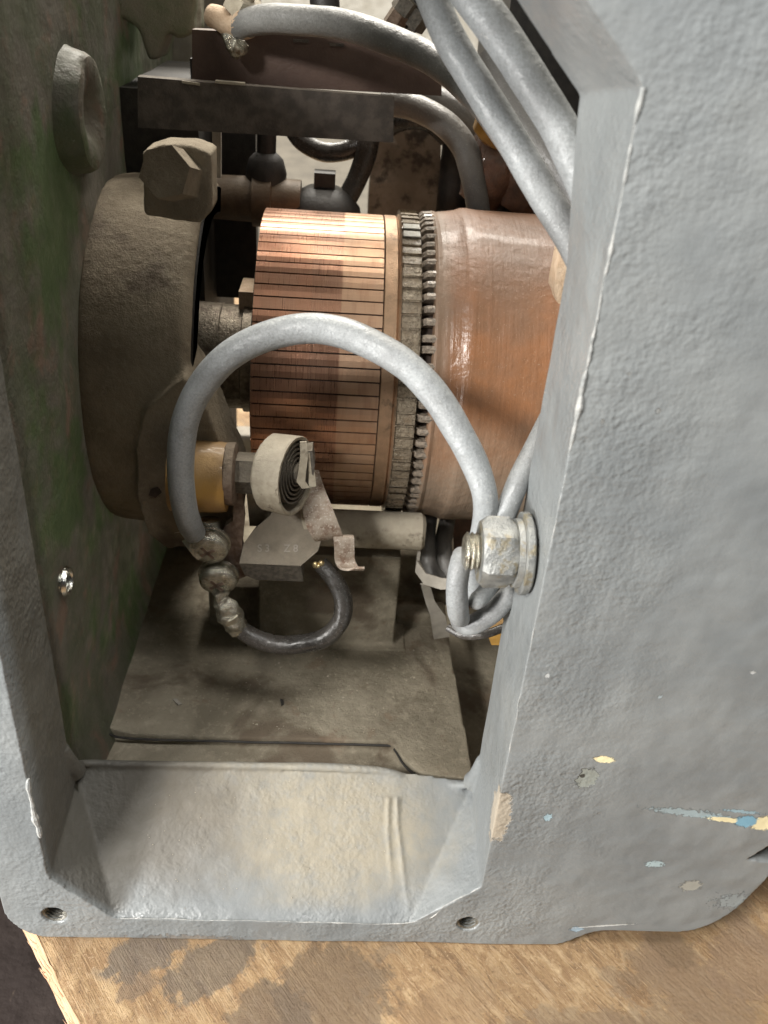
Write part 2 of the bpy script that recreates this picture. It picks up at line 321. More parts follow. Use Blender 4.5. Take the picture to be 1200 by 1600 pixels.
for a_ in ((230, 1484, 9, 17, (0.12, 0.098, 0.078), 0.8), (330, 1508, 10, 20, (0.12, 0.098, 0.075), 0.75), (215, 1540, 5, 8, (0.17, 0.12, 0.08), 0.7), (520, 1560, 22, 22, (0.13, 0.09, 0.055), 0.7),
           (420, 1590, 14, 14, (0.12, 0.085, 0.055), 0.7), (700, 1585, 12, 20, (0.25, 0.16, 0.085), 0.5), (1090, 1545, 26, 14, (0.24, 0.16, 0.095), 0.6), (1050, 1480, 10, 7, (0.17, 0.11, 0.06), 0.6), (1170, 1500, 14, 20, (0.25, 0.165, 0.10), 0.7)): stain(*a_)
M['wood'] = t.out(col, t.ramp(fib2, 0.3, 0.7, 0.7, 0.42), 0, [(fib, 0.0005), (fl, 0.0006), (gr, 0.0004), (fib2, 0.0003), (t.noise(420, 5, 0.7), 0.0003)])
t = NT('split_wood_edge')
fib = t.noise(90, 6, 0.65, t.vec((1, 10, 10)))
M['wood_edge'] = t.out(t.mix(t.ramp(fib, 0.35, 0.65), (0.50, 0.28, 0.15), (0.72, 0.50, 0.32)), 0.75, 0, [(fib, 0.0016)])
t = NT('grimy_floor')
col = t.mix(t.ramp(t.noise(9, 6), 0.35, 0.65), (0.030, 0.020, 0.017), (0.055, 0.04, 0.034))
col = t.mix(t.ramp(t.noise(30, 6, 0.7, t.vec((1, 0.3, 1), (0, 0, 0.5))), 0.60, 0.68), col, (0.16, 0.12, 0.09))
far = t.ramp(t.axis(1), 0.55, 0.75)
conc = t.mix(t.ramp(t.noise(20, 6, 0.7), 0.35, 0.65), (0.10, 0.09, 0.075), (0.15, 0.135, 0.11))
M['floor'] = t.out(t.mix(far, col, conc), 0.8, 0, t.noise(60, 6), 0.002)
M['wall'] = simple('pale_rough_wall', (0.50, 0.475, 0.42), (0.62, 0.60, 0.55), 30, 0.9, bump=0.004, bscale=60)

# ------------------------------------------------------------------ mesh helpers (all in mm, place coordinates)
def thing(name, label, cat, loc=(0, 0, 0), group=None):
    o = bpy.data.objects.new(name, None); C.objects.link(o); o.empty_display_size = 0.01
    o.location = Vector(loc) * MM; o['label'] = label; o['category'] = cat
    if group: o['group'] = group
    return o
def tag(o, label, cat, group=None):
    o['label'] = label; o['category'] = cat
    if group: o['group'] = group
    return o
WL = {}
def wloc(o):
    v = Vector((0, 0, 0))
    while o: v = v + Vector(o.location); o = o.parent
    return v
def obj(name, bm, mat, parent=None, smooth=True, loc=None, angle=35):
    """link a bmesh as one object; its origin is loc (mm), else the parent's origin, else its own base."""
    me = bpy.data.meshes.new(name)
    if loc is None and parent is None:
        xs = [v.co for v in bm.verts]
        loc = Vector(((min(v.x for v in xs) + max(v.x for v in xs)) / 2, (min(v.y for v in xs) + max(v.y for v in xs)) / 2, min(v.z for v in xs)))
    pw = wloc(parent) if parent else Vector((0, 0, 0))
    org = Vector(loc) * MM if loc is not None else pw
    for v in bm.verts: v.co = v.co * MM - org
    bmesh.ops.recalc_face_normals(bm, faces=bm.faces)
    bm.to_mesh(me); bm.free()
    me.materials.append(M[mat] if isinstance(mat, str) else mat)
    if smooth:
        for p in me.polygons: p.use_smooth = True
        try: me.set_sharp_from_angle(angle=radians(angle))
        except Exception: pass
    o = bpy.data.objects.new(name, me); C.objects.link(o)
    if parent: o.parent = parent
    o.location = org - pw
    return o
def B(): return bmesh.new()
def spline(pts, n=10):
    """Catmull-Rom through (Vector, radius)"""
    out = []
    P = [pts[0]] + list(pts) + [pts[-1]]
    for i in range(1, len(P) - 2):
        p0, p1, p2, p3 = P[i - 1], P[i], P[i + 1], P[i + 2]
        for k in range(n):
            u = k / n; u2, u3 = u * u, u * u * u
            f = lambda a, b, c, d: 0.5 * ((2 * b) + (c - a) * u + (2 * a - 5 * b + 4 * c - d) * u2 + (3 * b - a - 3 * c + d) * u3)
            out.append((Vector([f(p0[0][j], p1[0][j], p2[0][j], p3[0][j]) for j in range(3)]), f(p0[1], p1[1], p2[1], p3[1])))
    out.append((Vector(pts[-1][0]), pts[-1][1])); return out
def tube(bm, pts, seg=16, n=10, wob=0.0, cap=True, smoothed=True):
    S = spline(pts, n) if smoothed else [(Vector(p), r) for p, r in pts]
    if wob:
        S = [(p + Vector((noise.noise(p * 0.05 + Vector((3, 0, 0))), noise.noise(p * 0.05 + Vector((0, 9, 0))), noise.noise(p * 0.05 + Vector((0, 0, 5))))) * wob, r * (1 + 0.03 * noise.noise(p * 0.12))) for p, r in S]
    rings = []; nrm = None
    for i, (p, r) in enumerate(S):
        tg = (S[min(i + 1, len(S) - 1)][0] - S[max(i - 1, 0)][0]).normalized()
        if nrm is None:
            nrm = tg.orthogonal().normalized()
        nrm = (nrm - tg * nrm.dot(tg)).normalized(); bn = tg.cross(nrm)
        rings.append([bm.verts.new(p + (nrm * cos(a) + bn * sin(a)) * r) for a in [2 * pi * k / seg for k in range(seg)]])
    for a, b in zip(rings, rings[1:]):
        for k in range(seg): bm.faces.new((a[k], a[(k + 1) % seg], b[(k + 1) % seg], b[k]))
    if cap:
        bm.faces.new(rings[0]); bm.faces.new(rings[-1])
    return bm
def lathe(bm, prof, org, axis=(1, 0, 0), seg=64, a0=0.0, a1=2 * pi, close=False):
    """prof = [(distance along axis, radius)]; revolve about axis through org"""
    ax = Vector(axis).normalized(); e1 = ax.orthogonal().normalized()
    if abs(ax.x) > 0.99: e1 = Vector((0, -1, 0))
    e2 = ax.cross(e1); full = abs(a1 - a0 - 2 * pi) < 1e-6
    n = seg if full else seg + 1
    rings = []
    for x, r in prof:
        c = Vector(org) + ax * x
        if r < 1e-6: rings.append([bm.verts.new(c)]); continue
        rings.append([bm.verts.new(c + (e1 * cos(a) + e2 * sin(a)) * r) for a in [a0 + (a1 - a0) * k / seg for k in range(n)]])
    for a, b in zip(rings, rings[1:]):
        for k in range(seg):
            k2 = (k + 1) % n
            if len(a) == 1 and len(b) == 1: continue
            if len(a) == 1: bm.faces.new((a[0], b[k2], b[k]))
            elif len(b) == 1: bm.faces.new((a[k], a[k2], b[0]))
            else: bm.faces.new((a[k], a[k2], b[k2], b[k]))
    if not full and close:
        rr = rings[:-1] if (prof[0] == prof[-1]) else rings
        bm.faces.new([r[0] for r in rr]); bm.faces.new([r[-1] for r in reversed(rr)])
    return bm
def prism(bm, poly, ext):
    ext = Vector(ext); a = [bm.verts.new(Vector(p)) for p in poly]; b = [bm.verts.new(Vector(p) + ext) for p in poly]
    n = len(poly); bm.faces.new(a); bm.faces.new(list(reversed(b)))
    for k in range(n): bm.faces.new((a[k], b[k], b[(k + 1) % n], a[(k + 1) % n]))
    return bm
def box(bm, x0, x1, y0, y1, z0, z1):
    return prism(bm, [(x0, y0, z0), (x1, y0, z0), (x1, y0, z1), (x0, y0, z1)], (0, y1 - y0, 0))
def hexa(c, r, axis, rot=0.0):
    ax = Vector(axis).normalized(); e1 = ax.orthogonal().normalized(); e2 = ax.cross(e1)
    return [Vector(c) + (e1 * cos(a) + e2 * sin(a)) * r for a in [rot + pi / 3 * k for k in range(6)]]
def bev(bm, w=0.8, seg=2, ang=30):
    es = [e for e in bm.edges if len(e.link_faces) == 2 and e.calc_face_angle(0) > radians(ang)]
    bmesh.ops.bevel(bm, geom=es, offset=w, segments=seg, affect='EDGES', profile=0.6, clamp_overlap=True)
    return bm
def rough(bm, amp, freq, seed=0.0):
    bm.normal_update()
    mv = [(v, v.normal * (noise.fractal(v.co * freq + Vector((seed, seed, seed)), 0.8, 2.1, 4) * amp)) for v in bm.verts]
    for v, d in mv: v.co += d
    return bm
def subdiv(bm, cuts=1, it=1):
    for _ in range(it): bmesh.ops.subdivide_edges(bm, edges=bm.edges[:], cuts=cuts, use_grid_fill=True)
    return bm
def smooth_path(path, half, n=6):
    S = spline([(Vector(p), h) for p, h in zip(path, half)], n); return [p for p, _ in S], [h for _, h in S]
def ribbon(bm, path, wdir, half, thick):
    """path of points; width +-half along wdir; real thickness"""
    W = Vector(wdir).normalized(); rows = []
    for i, p in enumerate(path):
        p = Vector(p); tg = (Vector(path[min(i + 1, len(path) - 1)]) - Vector(path[max(i - 1, 0)])).normalized()
        n = tg.cross(W).normalized() * thick / 2; h = half[i] if isinstance(half, (list, tuple)) else half
        rows.append([bm.verts.new(p + W * h + n), bm.verts.new(p - W * h + n), bm.verts.new(p - W * h - n), bm.verts.new(p + W * h - n)])
    for a, b in zip(rows, rows[1:]):
        for k in range(4): bm.faces.new((a[k], a[(k + 1) % 4], b[(k + 1) % 4], b[k]))
    bm.faces.new(rows[0]); bm.faces.new(list(reversed(rows[-1])))
    return bm
def remesh(o, voxel, smooth_it=4, disp=()):
    """fuse the solids of one part into a casting with soft edges and an uneven skin"""
    m = o.modifiers.new('fuse', 'REMESH'); m.mode = 'VOXEL'; m.voxel_size = voxel * MM; m.use_smooth_shade = True
    if smooth_it:
        s = o.modifiers.new('soft', 'SMOOTH'); s.iterations = smooth_it; s.factor = 0.5
    for i, (size, strength) in enumerate(disp):
        tx = bpy.data.textures.new('casting_skin', 'CLOUDS'); tx.noise_scale = size * MM; tx.noise_depth = 2
        d = o.modifiers.new('skin', 'DISPLACE'); d.texture = tx; d.strength = strength * MM; d.mid_level = 0.5; d.texture_coords = 'LOCAL'
    dg = bpy.context.evaluated_depsgraph_get()
    me = bpy.data.meshes.new_from_object(o.evaluated_get(dg), depsgraph=dg)
    for mt in o.data.materials:
        if not len(me.materials): me.materials.append(mt)
    o.modifiers.clear(); old = o.data; o.data = me; bpy.data.meshes.remove(old)
    for p in me.polygons: p.use_smooth = True
    return o

# ------------------------------------------------------------------ setting
def struct(name, bm, mat):
    o = obj(name, bm, mat, loc=(0, 0, 0), smooth=False); o['kind'] = 'structure'; return o
bm = B(); box(bm, -6000, 6000, -3000, 6000, -130, -120); struct('floor', bm, 'floor')
bm = B(); box(bm, -6000, 6000, 3200, 3300, -119, 4000); struct('wall', bm, 'wall')

# the board: rotated so that its sawn edge runs away to the left
ang = math.atan2(32.5, -24.4)                  # direction of its long edge seen from above
u = Vector((cos(ang), sin(ang), 0)); v_ = Vector((u.y, -u.x, 0))    # u away-left, v_ to the right
A0 = Vector((-106.6, 0, 0))
bw = thing('wooden_board', 'worn stained wooden board lying under the grey motor casing', 'board', A0)
def board(name, bm, mat):
    o = obj(name, bm, mat, bw, loc=A0)
    return o
bm = B(); NX, NY = 150, 110
rows = []
for j in range(NY + 1):
    d = 620 * (j / NY) ** 1.6
    row = []
    for i in range(NX + 1):
        s = -330 + 1000 * i / NX
        p = A0 + u * s + v_ * d
        if j == 0: p += v_ * (1.6 * noise.noise(Vector((s * 0.06, 1, 0))) + 0.8 * noise.noise(Vector((s * 0.3, 4, 0))))
        z = -0.35 + 0.25 * noise.noise(Vector((s * 0.01, d * 0.12, 3))) - (0.7 * max(0, 1 - d / 4.0) if d < 4 else 0)
        row.append(bm.verts.new((p.x, p.y, z)))
    rows.append(row)
for j in range(NY):
    for i in range(NX): bm.faces.new((rows[j][i], rows[j][i + 1], rows[j + 1][i + 1], rows[j + 1][i]))
for v in bm.verts: v.co -= A0
rot = Matrix.Rotation(-ang, 3, 'Z')
for v in bm.verts: v.co = rot @ v.co + A0
o = obj('top_face', bm, 'wood', bw); o.rotation_euler.z = ang
bm = B()
prof = [(0.0, -0.9), (-1.2, -2.2), (-2.6, -5), (-2.2, -12), (-1.0, -22), (0.5, -28)]
rows = []
for off, z in prof:
    rows.append([bm.verts.new(Vector((-330 + 1000 * i / 220, -(off + (1.2 if z < -1 else 1.6) * noise.noise(Vector((i * 0.27, z * 0.05, 0))) + 0.9 * noise.noise(Vector((i * 0.9, z * 0.2, 6)))) * -1 * 0 - (-off), z)) + A0) for i in range(221)])
for a, b in zip(rows, rows[1:]):
    for i in range(220): bm.faces.new((a[i], a[i + 1], b[i + 1], b[i]))
rough(bm, 0.7, 0.25)
o = obj('sawn_edge', bm, 'wood_edge', bw); o.rotation_euler.z = ang
# splinters on the sawn edge
bm = B()
for k in range(40):
    s = rnd.uniform(-60, 40); z = rnd.uniform(-8, -0.5); l = rnd.uniform(3, 9)
    p = A0 + Vector((s, rnd.uniform(0.5, 2.5), z)); q = p + Vector((l, rnd.uniform(0.2, 1.6), rnd.uniform(-1.5, 0.6)))
    tube(bm, [(p, 0.25), ((p + q) / 2 + Vector((0, 0.2, 0)), 0.2), (q, 0.04)], 5, 2)
o = obj('splinter', bm, 'wood_edge', bw); o.rotation_euler.z = ang; o['kind'] = 'stuff'

# ------------------------------------------------------------------ motor casing
case = thing('motor_casing', 'grey painted cast iron motor casing with a large opening showing the copper commutator', 'motor casing', (0, 0, 0))
XL, XR, ZB, ZT = -97.6, 62.2, 13.2, 335.0
def rounded(poly, r, n=5):
    out = []
    for i, p in enumerate(poly):
        p = Vector((p[0], p[1])); a = Vector(poly[i - 1][:2]); b = Vector(poly[(i + 1) % len(poly)][:2]); rr = poly[i][2] if len(poly[i]) > 2 else r
        da, db = (a - p), (b - p); k = min(rr, da.length * 0.45, db.length * 0.45)
        s, e = p + da.normalized() * k, p + db.normalized() * k
        for j in range(n + 1):
            u_ = j / n; out.append((s * (1 - u_) ** 2 + p * 2 * u_ * (1 - u_) + e * u_ ** 2))
    return out
outer = rounded([(-117.5, 12, 10), (-108, 0.2, 8), (99, 0.2, 5), (111, 10.5, 8), (150, 10.0, 9), (163, 22, 12), (171, 45, 8), (172, 54.5, 0.5), (159.5, 56.0, 0.6), (168, 67, 4), (184, 76, 8), (240, 80, 5), (240, 640, 5), (-117.5, 640, 5)], 4)  # unseen top stretched upward to keep the front lamps out of the cavity
opening = rounded([(-76, ZB), (37.5, ZB), (XR, 36.5), (XR, 311.5), (38, ZT), (-74, ZT), (XL, 311), (XL, 37.5)], 2.2, 3)
def circle(c, r, n=28): return [Vector((c[0] + r * cos(2 * pi * k / n), c[1] + r * sin(2 * pi * k / n))) for k in range(n)]
H1, H2 = (-98.6, 14.8), (59.9, 13.4)
cu = bpy.data.curves.new('outline', 'CURVE'); cu.dimensions = '2D'; cu.fill_mode = 'BOTH'
for loop in (outer, opening, circle(H1, 4.6), circle(H2, 4.1)):
    sp_ = cu.splines.new('POLY'); sp_.points.add(len(loop) - 1); sp_.use_cyclic_u = True
    for q, pnt in zip(sp_.points, loop): q.co = (pnt.x, pnt.y, 0, 1)
DEP = 38.0
cu.extrude = DEP / 2
tmp = bpy.data.objects.new('outline', cu); C.objects.link(tmp)
dg = bpy.context.evaluated_depsgraph_get(); me = bpy.data.meshes.new_from_object(tmp.evaluated_get(dg), depsgraph=dg)
bpy.data.objects.remove(tmp)
bm = B(); bm.from_mesh(me); bpy.data.meshes.remove(me)
for v in bm.verts:
    x, z, y = v.co.x, v.co.y, v.co.z + DEP / 2
    v.co = Vector((x, y, z))
bmesh.ops.remove_doubles(bm, verts=bm.verts, dist=1e-3)
# sloping sill with a cheek at each end, the left with shade painted in
top = [(-76, 0.6, ZB), (37.5, 0.6, ZB), (XR + 2, 0.6, 38.5), (XR + 2, 46, 42.8), (29.5, 47, 46.2), (-64, 47, 46.6), (-80, 47.5, 45.5), (XL - 2, 46.5, 45.0), (XL - 2, 0.6, 39.5)]
tv = [bm.verts.new(p) for p in top]
bv = [bm.verts.new((p[0], p[1] + 0.3, 4.5 if i in (0, 1, 4, 5) else p[2] - 9.0)) for i, p in enumerate(top)]
for f in ((0, 1, 4, 5), (0, 5, 6), (0, 6, 7), (0, 7, 8), (1, 2, 3, 4)): bm.faces.new([tv[i] for i in f])
for f in ((0, 1, 4, 5), (0, 5, 6), (0, 6, 7), (0, 7, 8), (1, 2, 3, 4)): bm.faces.new([bv[i] for i in reversed(f)])
n = len(top)
for k in range(n): bm.faces.new((tv[k], bv[k], bv[(k + 1) % n], tv[(k + 1) % n]))
# raised bead along the back of the sill and up the reveal
lip = [(-99, 42, 50), (-95, 46, 46.8), (-86, 47.2, 45.6), (-70, 47.0, 45.8), (-42, 46.8, 46.6), (-5, 46.6, 47.6), (20, 46.6, 46.9), (30, 46.4, 45.3), (38, 46, 42.0), (48, 45.5, 40.8), (57, 44, 41.8), (64, 40, 48)]
tube(bm, [(Vector(p), 1.7) for p in lip], 12, 6)
for cx_ in (XL - 0.5, XR + 0.5):                # the jambs run into the lip in a small curve
    tube(bm, [(Vector((cx_, 41.5, 47)), 4.6), (Vector((cx_, 38.5, 54)), 3.4), (Vector((cx_ * 1.01, 36, 66)), 2.6)], 10, 4)
def hull(bm, pts):
    vs = [bm.verts.new(p) for p in pts]; r = bmesh.ops.convex_hull(bm, input=vs)
    bmesh.ops.delete(bm, geom=[g for g in r['geom_interior'] if isinstance(g, bmesh.types.BMVert)], context='VERTS')
hull(bm, [(62.5, 0.6, 311.3), (38, 0.6, 335.2), (75, 0.6, 345), (75, 0.6, 311), (57.8, 38, 304.8), (38, 38, 325.2), (75, 38, 345), (75, 38, 300)])
hull(bm, [(62.5, 0.6, 311.3), (75, 0.6, 311.4), (62.7, 0.6, 250), (75, 0.6, 250), (57.8, 38, 304.8), (58.8, 38, 295), (62.3, 38, 258), (75, 38, 304), (75, 38, 258)])
# casting seams beside the right-hand crease of the sill
for xo, kk in ((0, 0.6), (-4.5, 0.35)):
    tube(bm, [(Vector((37.0 + xo, 2.5, 14.5)), 0.5 * kk), (Vector((34.4 + xo * 1.1, 14, 23.3)), 0.7 * kk), (Vector((32.5 + xo, 24, 30.6)), 0.3 * kk), (Vector((31.6 + xo * 0.8, 38, 40.3)), 0.8 * kk)], 8, 6, 1.0)
box(bm, XL - 12, XR + 12, 37, 47, 2, 30)
bmesh.ops.recalc_face_normals(bm, faces=bm.faces)
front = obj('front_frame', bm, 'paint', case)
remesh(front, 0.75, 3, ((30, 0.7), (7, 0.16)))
# edge drips of thick paint along the opening: small beads fused as one part
bm = B()
def ridge(pts, r, k):
    S = spline([(Vector(p), r) for p in pts], k)
    S = [(p + Vector((noise.noise(p * 0.11), -0.15, noise.noise(p * 0.11 + Vector((7, 0, 0))))) * 0.5, max(0.10, r * (0.6 + 1.1 * noise.fractal(p * 0.12, 0.8, 2.0, 3)))) for p, r in S]
    tube(bm, S, 8, smoothed=False)
ridge([(XR + 0.3, 0.35, 60), (XR + 0.4, 0.3, 130), (XR + 0.3, 0.3, 200), (XR + 0.3, 0.3, 222)], 0.22, 60)
ridge([(XR + 0.3, 0.3, 222), (XR + 0.2, 0.1, 245), (XR + 0.3, 0.15, 262), (XR, 0.2, 311)], 0.62, 60)
ridge([(-75, 0.3, ZB + 0.1), (-20, 0.2, ZB - 0.1), (37, 0.3, ZB + 0.1), (50, 0.3, ZB + 12), (XR - 0.6, 0.3, 36)], 0.26, 60)
ridge([(XL, 0.3, 60), (XL - 0.4, 0.2, 68), (XL - 0.6, 0.2, 80), (XL, 0.3, 90)], 0.85, 18)
obj('paint_ridge', bm, 'paint_edge', case, loc=(0, 0, 0))
def threads(c, r, mat, yb):
    bm = B()
    prof = []
    for k in range(9):
        prof += [(0.6 + k * 1.25, r + 0.25), (1.2 + k * 1.25, r - 0.75)]
    prof += [(yb, r - 0.2), (yb, 0)]
    lathe(bm, prof, (c[0], 0, c[1]), (0, 1, 0), 28)
    return obj('threaded_hole', bm, mat, case)
threads(H1, 4.7, 'thread', 13); threads(H2, 4.2, 'thread', 13)
# left wall inside
bm = B(); NX, NZ = 60, 70; rows = []
for j in range(NZ + 1):
    z = 20 + 325 * j / NZ; row = []
    for i in range(NX + 1):
        y = 37 + 330 * i / NX
        x = -99.0 - 3.0 * sin(min(1, (y - 37) / 40) * pi) * 0.5 + 1.2 * noise.noise(Vector((y * 0.03, z * 0.03, 0)))
        if z < 60: x += 14 * ((60 - z) / 40) ** 2.2        # fillet into the floor
        row.append(bm.verts.new((x, y, z)))
    rows.append(row)
for j in range(NZ):
    for i in range(NX): bm.faces.new((rows[j][i], rows[j][i + 1], rows[j + 1][i + 1], rows[j + 1][i]))
bmesh.ops.solidify(bm, geom=bm.faces[:], thickness=6)
o = obj('side_wall', bm, 'green', case)
bc = atx(143, 178, -92)
bm = B(); lathe(bm, [(-12, 24), (-6, 21), (-1.0, 19.8), (0.6, 18.5), (1.0, 16.0), (0.2, 11.0), (-0.8, 8.5), (-2.5, 5.0), (-3, 0)], bc, (1, 0, 0), 44)
rough(bm, 0.5, 0.15); obj('boss', bm, 'green', case)
hc = atx(102, 908, -99.3)
bm = B(); prof = []
for k in range(6): prof += [(1.6 - k * 1.1, 4.6 - (0.0 if k else 0.4)), (1.1 - k * 1.1, 3.9)]
lathe(bm, [(0.2, 6.0), (1.7, 5.2)] + prof + [(-6, 0)], hc, (1, 0, 0), 26); obj('threaded_hole', bm, 'bright', case)
# floor of the cavity
bm = B(); box(bm, -108, 240, 40, 365, 4, 12); box(bm, -104, 63.5, 44, 80, 4, 29.5)
pad = [(-104, 80.5), (-84, 73.5), (28, 73.3), (32, 71), (36, 63), (42, 56.5), (50, 54.3), (63.0, 53.8), (65.8, 54.5), (64.6, 100), (63.2, 146), (63.0, 250), (-104, 250)]
prism(bm, [(x, y, 4.0) for x, y in pad], (0, 0, 31.0))
gapb = B(); tube(gapb, [(Vector((x, y - 0.5, 33.6)), 0.55) for x, y in [(-96, 78), (-84, 73.0), (-30, 72.9), (28, 72.8), (32, 70.6), (36, 62.6), (42, 56.0), (50, 53.8), (62.5, 53.3)]], 6, 4, 0.5)
obj('joint_gap', gapb, 'soot_shade', case)
fp = obj('floor_pan', bm, 'dust_floor', case); remesh(fp, 1.0, 3, ((30, 1.0), (5, 0.35)))
bm = B()
box(bm, -34, 34.0, 138, 172, 30, 90); box(bm, -60, -30, 150, 175, 30, 60); box(bm, -40, 40, 134, 172, 30, 36)
o = obj('mounting_block', bm, 'dust_floor', case); remesh(o, 1.2, 3, ((12, 0.8),))
bm = B(); box(bm, 36, 62, 155, 168, 30, 43); box(bm, 30, 66, 180, 190, 30, 62); o = obj('rib', bm, 'dust_floor', case); remesh(o, 1.2, 3)
# rear wall with the opposite opening, and the walls that close the cavity to the right
bm = B(); box(bm, -120, -88, 350, 366, 0, 350); box(bm, -88, -52, 352, 366, 285, 350); box(bm, 78, 240, 350, 366, 0, 350); box(bm, -88, 78, 351, 366, 0, 40)
o = obj('rear_wall', bm, 'pale', case); remesh(o, 2.0, 3, ((20, 2.0),))
bm = B(); box(bm, 200, 208, 38, 350, 0, 350); obj('end_wall', bm, 'cast', case)

# ------------------------------------------------------------------ armature with commutator
AX, AY, AZ = 0.0, 185.0, 168.0
arm = thing('armature', 'copper commutator and red brown lacquered drum on a steel shaft inside the casing', 'armature', (AX, AY, AZ))
O = Vector((AX, AY, AZ))
x0, xt, xg, xc, xr0, xr1, xw, xd0 = [at(px, 560, Y).x for px, Y in ((390, 119), (525, 118), (597, 118), (622, 118), (625, 116), (659, 116), (681, 117), (677, 115))]
N = 78; pitch = 2 * pi / N; RC = 67.0
def arcseg(bm, xa, xb, r0, r1, da, n=2, chamf=0.0):
    """segment of a ring centred on the -Y side, axis X (local coordinates)"""
    sec = []
    for k in range(n + 1):
        a = -da / 2 + da * k / n; rr = r1 - (chamf if k in (0, n) else 0)
        sec.append((rr, a))
    loop = [(0, -r * cos(a), r * sin(a)) for r, a in sec] + [(0, -r0 * cos(da / 2), r0 * sin(da / 2)), (0, -r0 * cos(da / 2), -r0 * sin(da / 2))]
    prism(bm, [O + Vector((xa, p[1], p[2])) for p in loop], (xb - xa, 0, 0)); return bm
gap = 0.62 / RC
bm = B(); arcseg(bm, x0, xg - 0.15, 60, RC, pitch - gap, 2, 0.08)
bm2 = bm
first = obj('commutator_bar', bm2, 'bar', arm, smooth=False)
# recessed brush-track relief is left to the copper itself; the bars share one mesh
for k in range(1, N):
    c = first.copy(); C.objects.link(c); c.parent = arm; c.rotation_euler.x = pitch * k
bm = B(); lathe(bm, [(x0 + 0.8, 40), (x0 + 0.8, RC - 1.1), (xg, RC - 1.1)], O, seg=96); obj('mica_core', bm, 'mica', arm)
bm = B(); lathe(bm, [(x0 + 0.4, 20), (x0 + 0.5, 60.2), (x0 - 1.2, 58), (x0 - 1.2, 44), (x0 + 4, 40), (x0 + 4, 20)], O, seg=64); obj('clamp_ring', bm, 'steel_dark', arm)
bm = B(); lathe(bm, [(xg + 0.25, 60), (xg + 0.25, RC - 0.3), (xg + 0.6, RC + 0.05), (xc - 0.8, RC + 0.1), (xc, RC - 0.6), (xc + 0.4, RC + 0.3), (xr0 + 0.6, RC + 1.0), (xr0 + 0.6, 60)], O, seg=120); obj('collar', bm, 'collar', arm)
# risers: a framed tooth for each bar
bm = B(); arcseg(bm, xr0 + 0.3, xr1 - 0.3, 62, 69.9, pitch - 0.9 / 70, 2, 0.15)
topf = [f for f in bm.faces if (f.calc_center_median() - O).yz.length > 69]
r_ = bmesh.ops.inset_region(bm, faces=topf, thickness=0.6, depth=0.0)
for f in topf:
    pass
vs = {v for f in topf for v in f.verts}
for v in vs:
    d = v.co - O; rad = Vector((0, d.y, d.z)).normalized(); v.co -= rad * 0.5
first_r = obj('riser', bm, 'riser', arm, smooth=False)
bm = B(); wa = pitch * 0.52
pts = [(xr1 - 0.5, 66.6), (xr1 + 2.0, 69.0), (xw + 1.0, 69.4)]
sec = []
for x, r in pts:
    sec.append([bm.verts.new(O + Vector((x, -rr * cos(a), rr * sin(a)))) for rr, a in ((r, -wa / 2), (r + 0.5, 0), (r, wa / 2), (r - 3.5, wa / 2), (r - 3.5, -wa / 2))])
for a, b in zip(sec, sec[1:]):
    for k in range(5): bm.faces.new((a[k], a[(k + 1) % 5], b[(k + 1) % 5], b[k]))
bm.faces.new(sec[0]); bm.faces.new(list(reversed(sec[-1])))
first_w = obj('winding_end', bm, 'wire_end', arm)
for k in range(1, N):
    for src, j in ((first_r, 0.0), (first_w, 0.02)):
        c = src.copy(); C.objects.link(c); c.parent = arm
        c.rotation_euler.x = pitch * k + rnd.uniform(-1, 1) * (0.004 + j * 0.3); c.scale = (1, *(2 * [1 + rnd.uniform(-0.004, 0.004)]))
bm = B(); lathe(bm, [(xr1 - 0.5, 60), (xr1 - 0.5, 64.3), (xw + 1.5, 64.3)], O, seg=90); obj('insulation_core', bm, 'mica', arm)
bm = B(); lathe(bm, [(xr0 + 0.3, 60), (xr0 + 0.3, 68.6), (xr0 + 0.9, 69.35), (xr1 - 0.9, 69.3), (xr1 - 0.1, 68.4), (xr1 - 0.1, 60)], O, seg=312)
for v in bm.verts:
    d = v.co - O; a = math.atan2(d.z, d.y)
    if d.yz.length > 68: v.co += Vector((0.25 * noise.noise(Vector((a * 30, 0, 3))), 0, 0)) + Vector((0, d.y, d.z)).normalized() * 0.35 * noise.noise(Vector((a * 22, d.x * 0.8, 0)))
obj('varnish_band', bm, 'riser', arm)
# drum
bm = B()
prof = [(xd0 + 0.6, 60), (xd0 + 0.5, 68.2), (xd0 + 1.0, 69.6), (xd0 + 2.0, 70.2), (xd0 + 3.0, 70.0), (xd0 + 3.6, 69.7), (xd0 + 5.0, 69.9), (xd0 + 8.5, 70.3), (xd0 + 12, 70.9), (xd0 + 13.2, 71.4), (xd0 + 14.5, 71.9), (xd0 + 17, 72.0), (xd0 + 22, 71.6), (xd0 + 30, 71.5), (xd0 + 40, 71.4), (xd0 + 55, 71.4), (xd0 + 110, 71.4), (xd0 + 110, 30)]
lathe(bm, prof, O, seg=180)
for v in bm.verts:
    d = v.co - O
    if d.yz.length > 66:
        a = math.atan2(d.z, d.y); k = 0.5 * noise.noise(Vector((d.x * 0.06, a * 1.6, 2))) + 0.18 * noise.noise(Vector((d.x * 0.25, a * 5, 8)))
        n_ = Vector((0, d.y, d.z)).normalized(); v.co += n_ * k
obj('drum', bm, 'drum', arm)
bm = B(); lathe(bm, [(-90, 22), (-72, 22), (-72, 24.5), (-54, 24.5), (-53.5, 24.0), (-44, 24.0), (-43.5, 25.4), (x0 + 3, 25.4)], O, seg=48); obj('shaft', bm, 'shaft', arm)
bm = B(); box(bm, -46, x0 + 1, AY - 2, AY + 18, AZ + 23, AZ + 32); bev(bm, 0.6); obj('shaft_key', bm, 'fibre', arm)
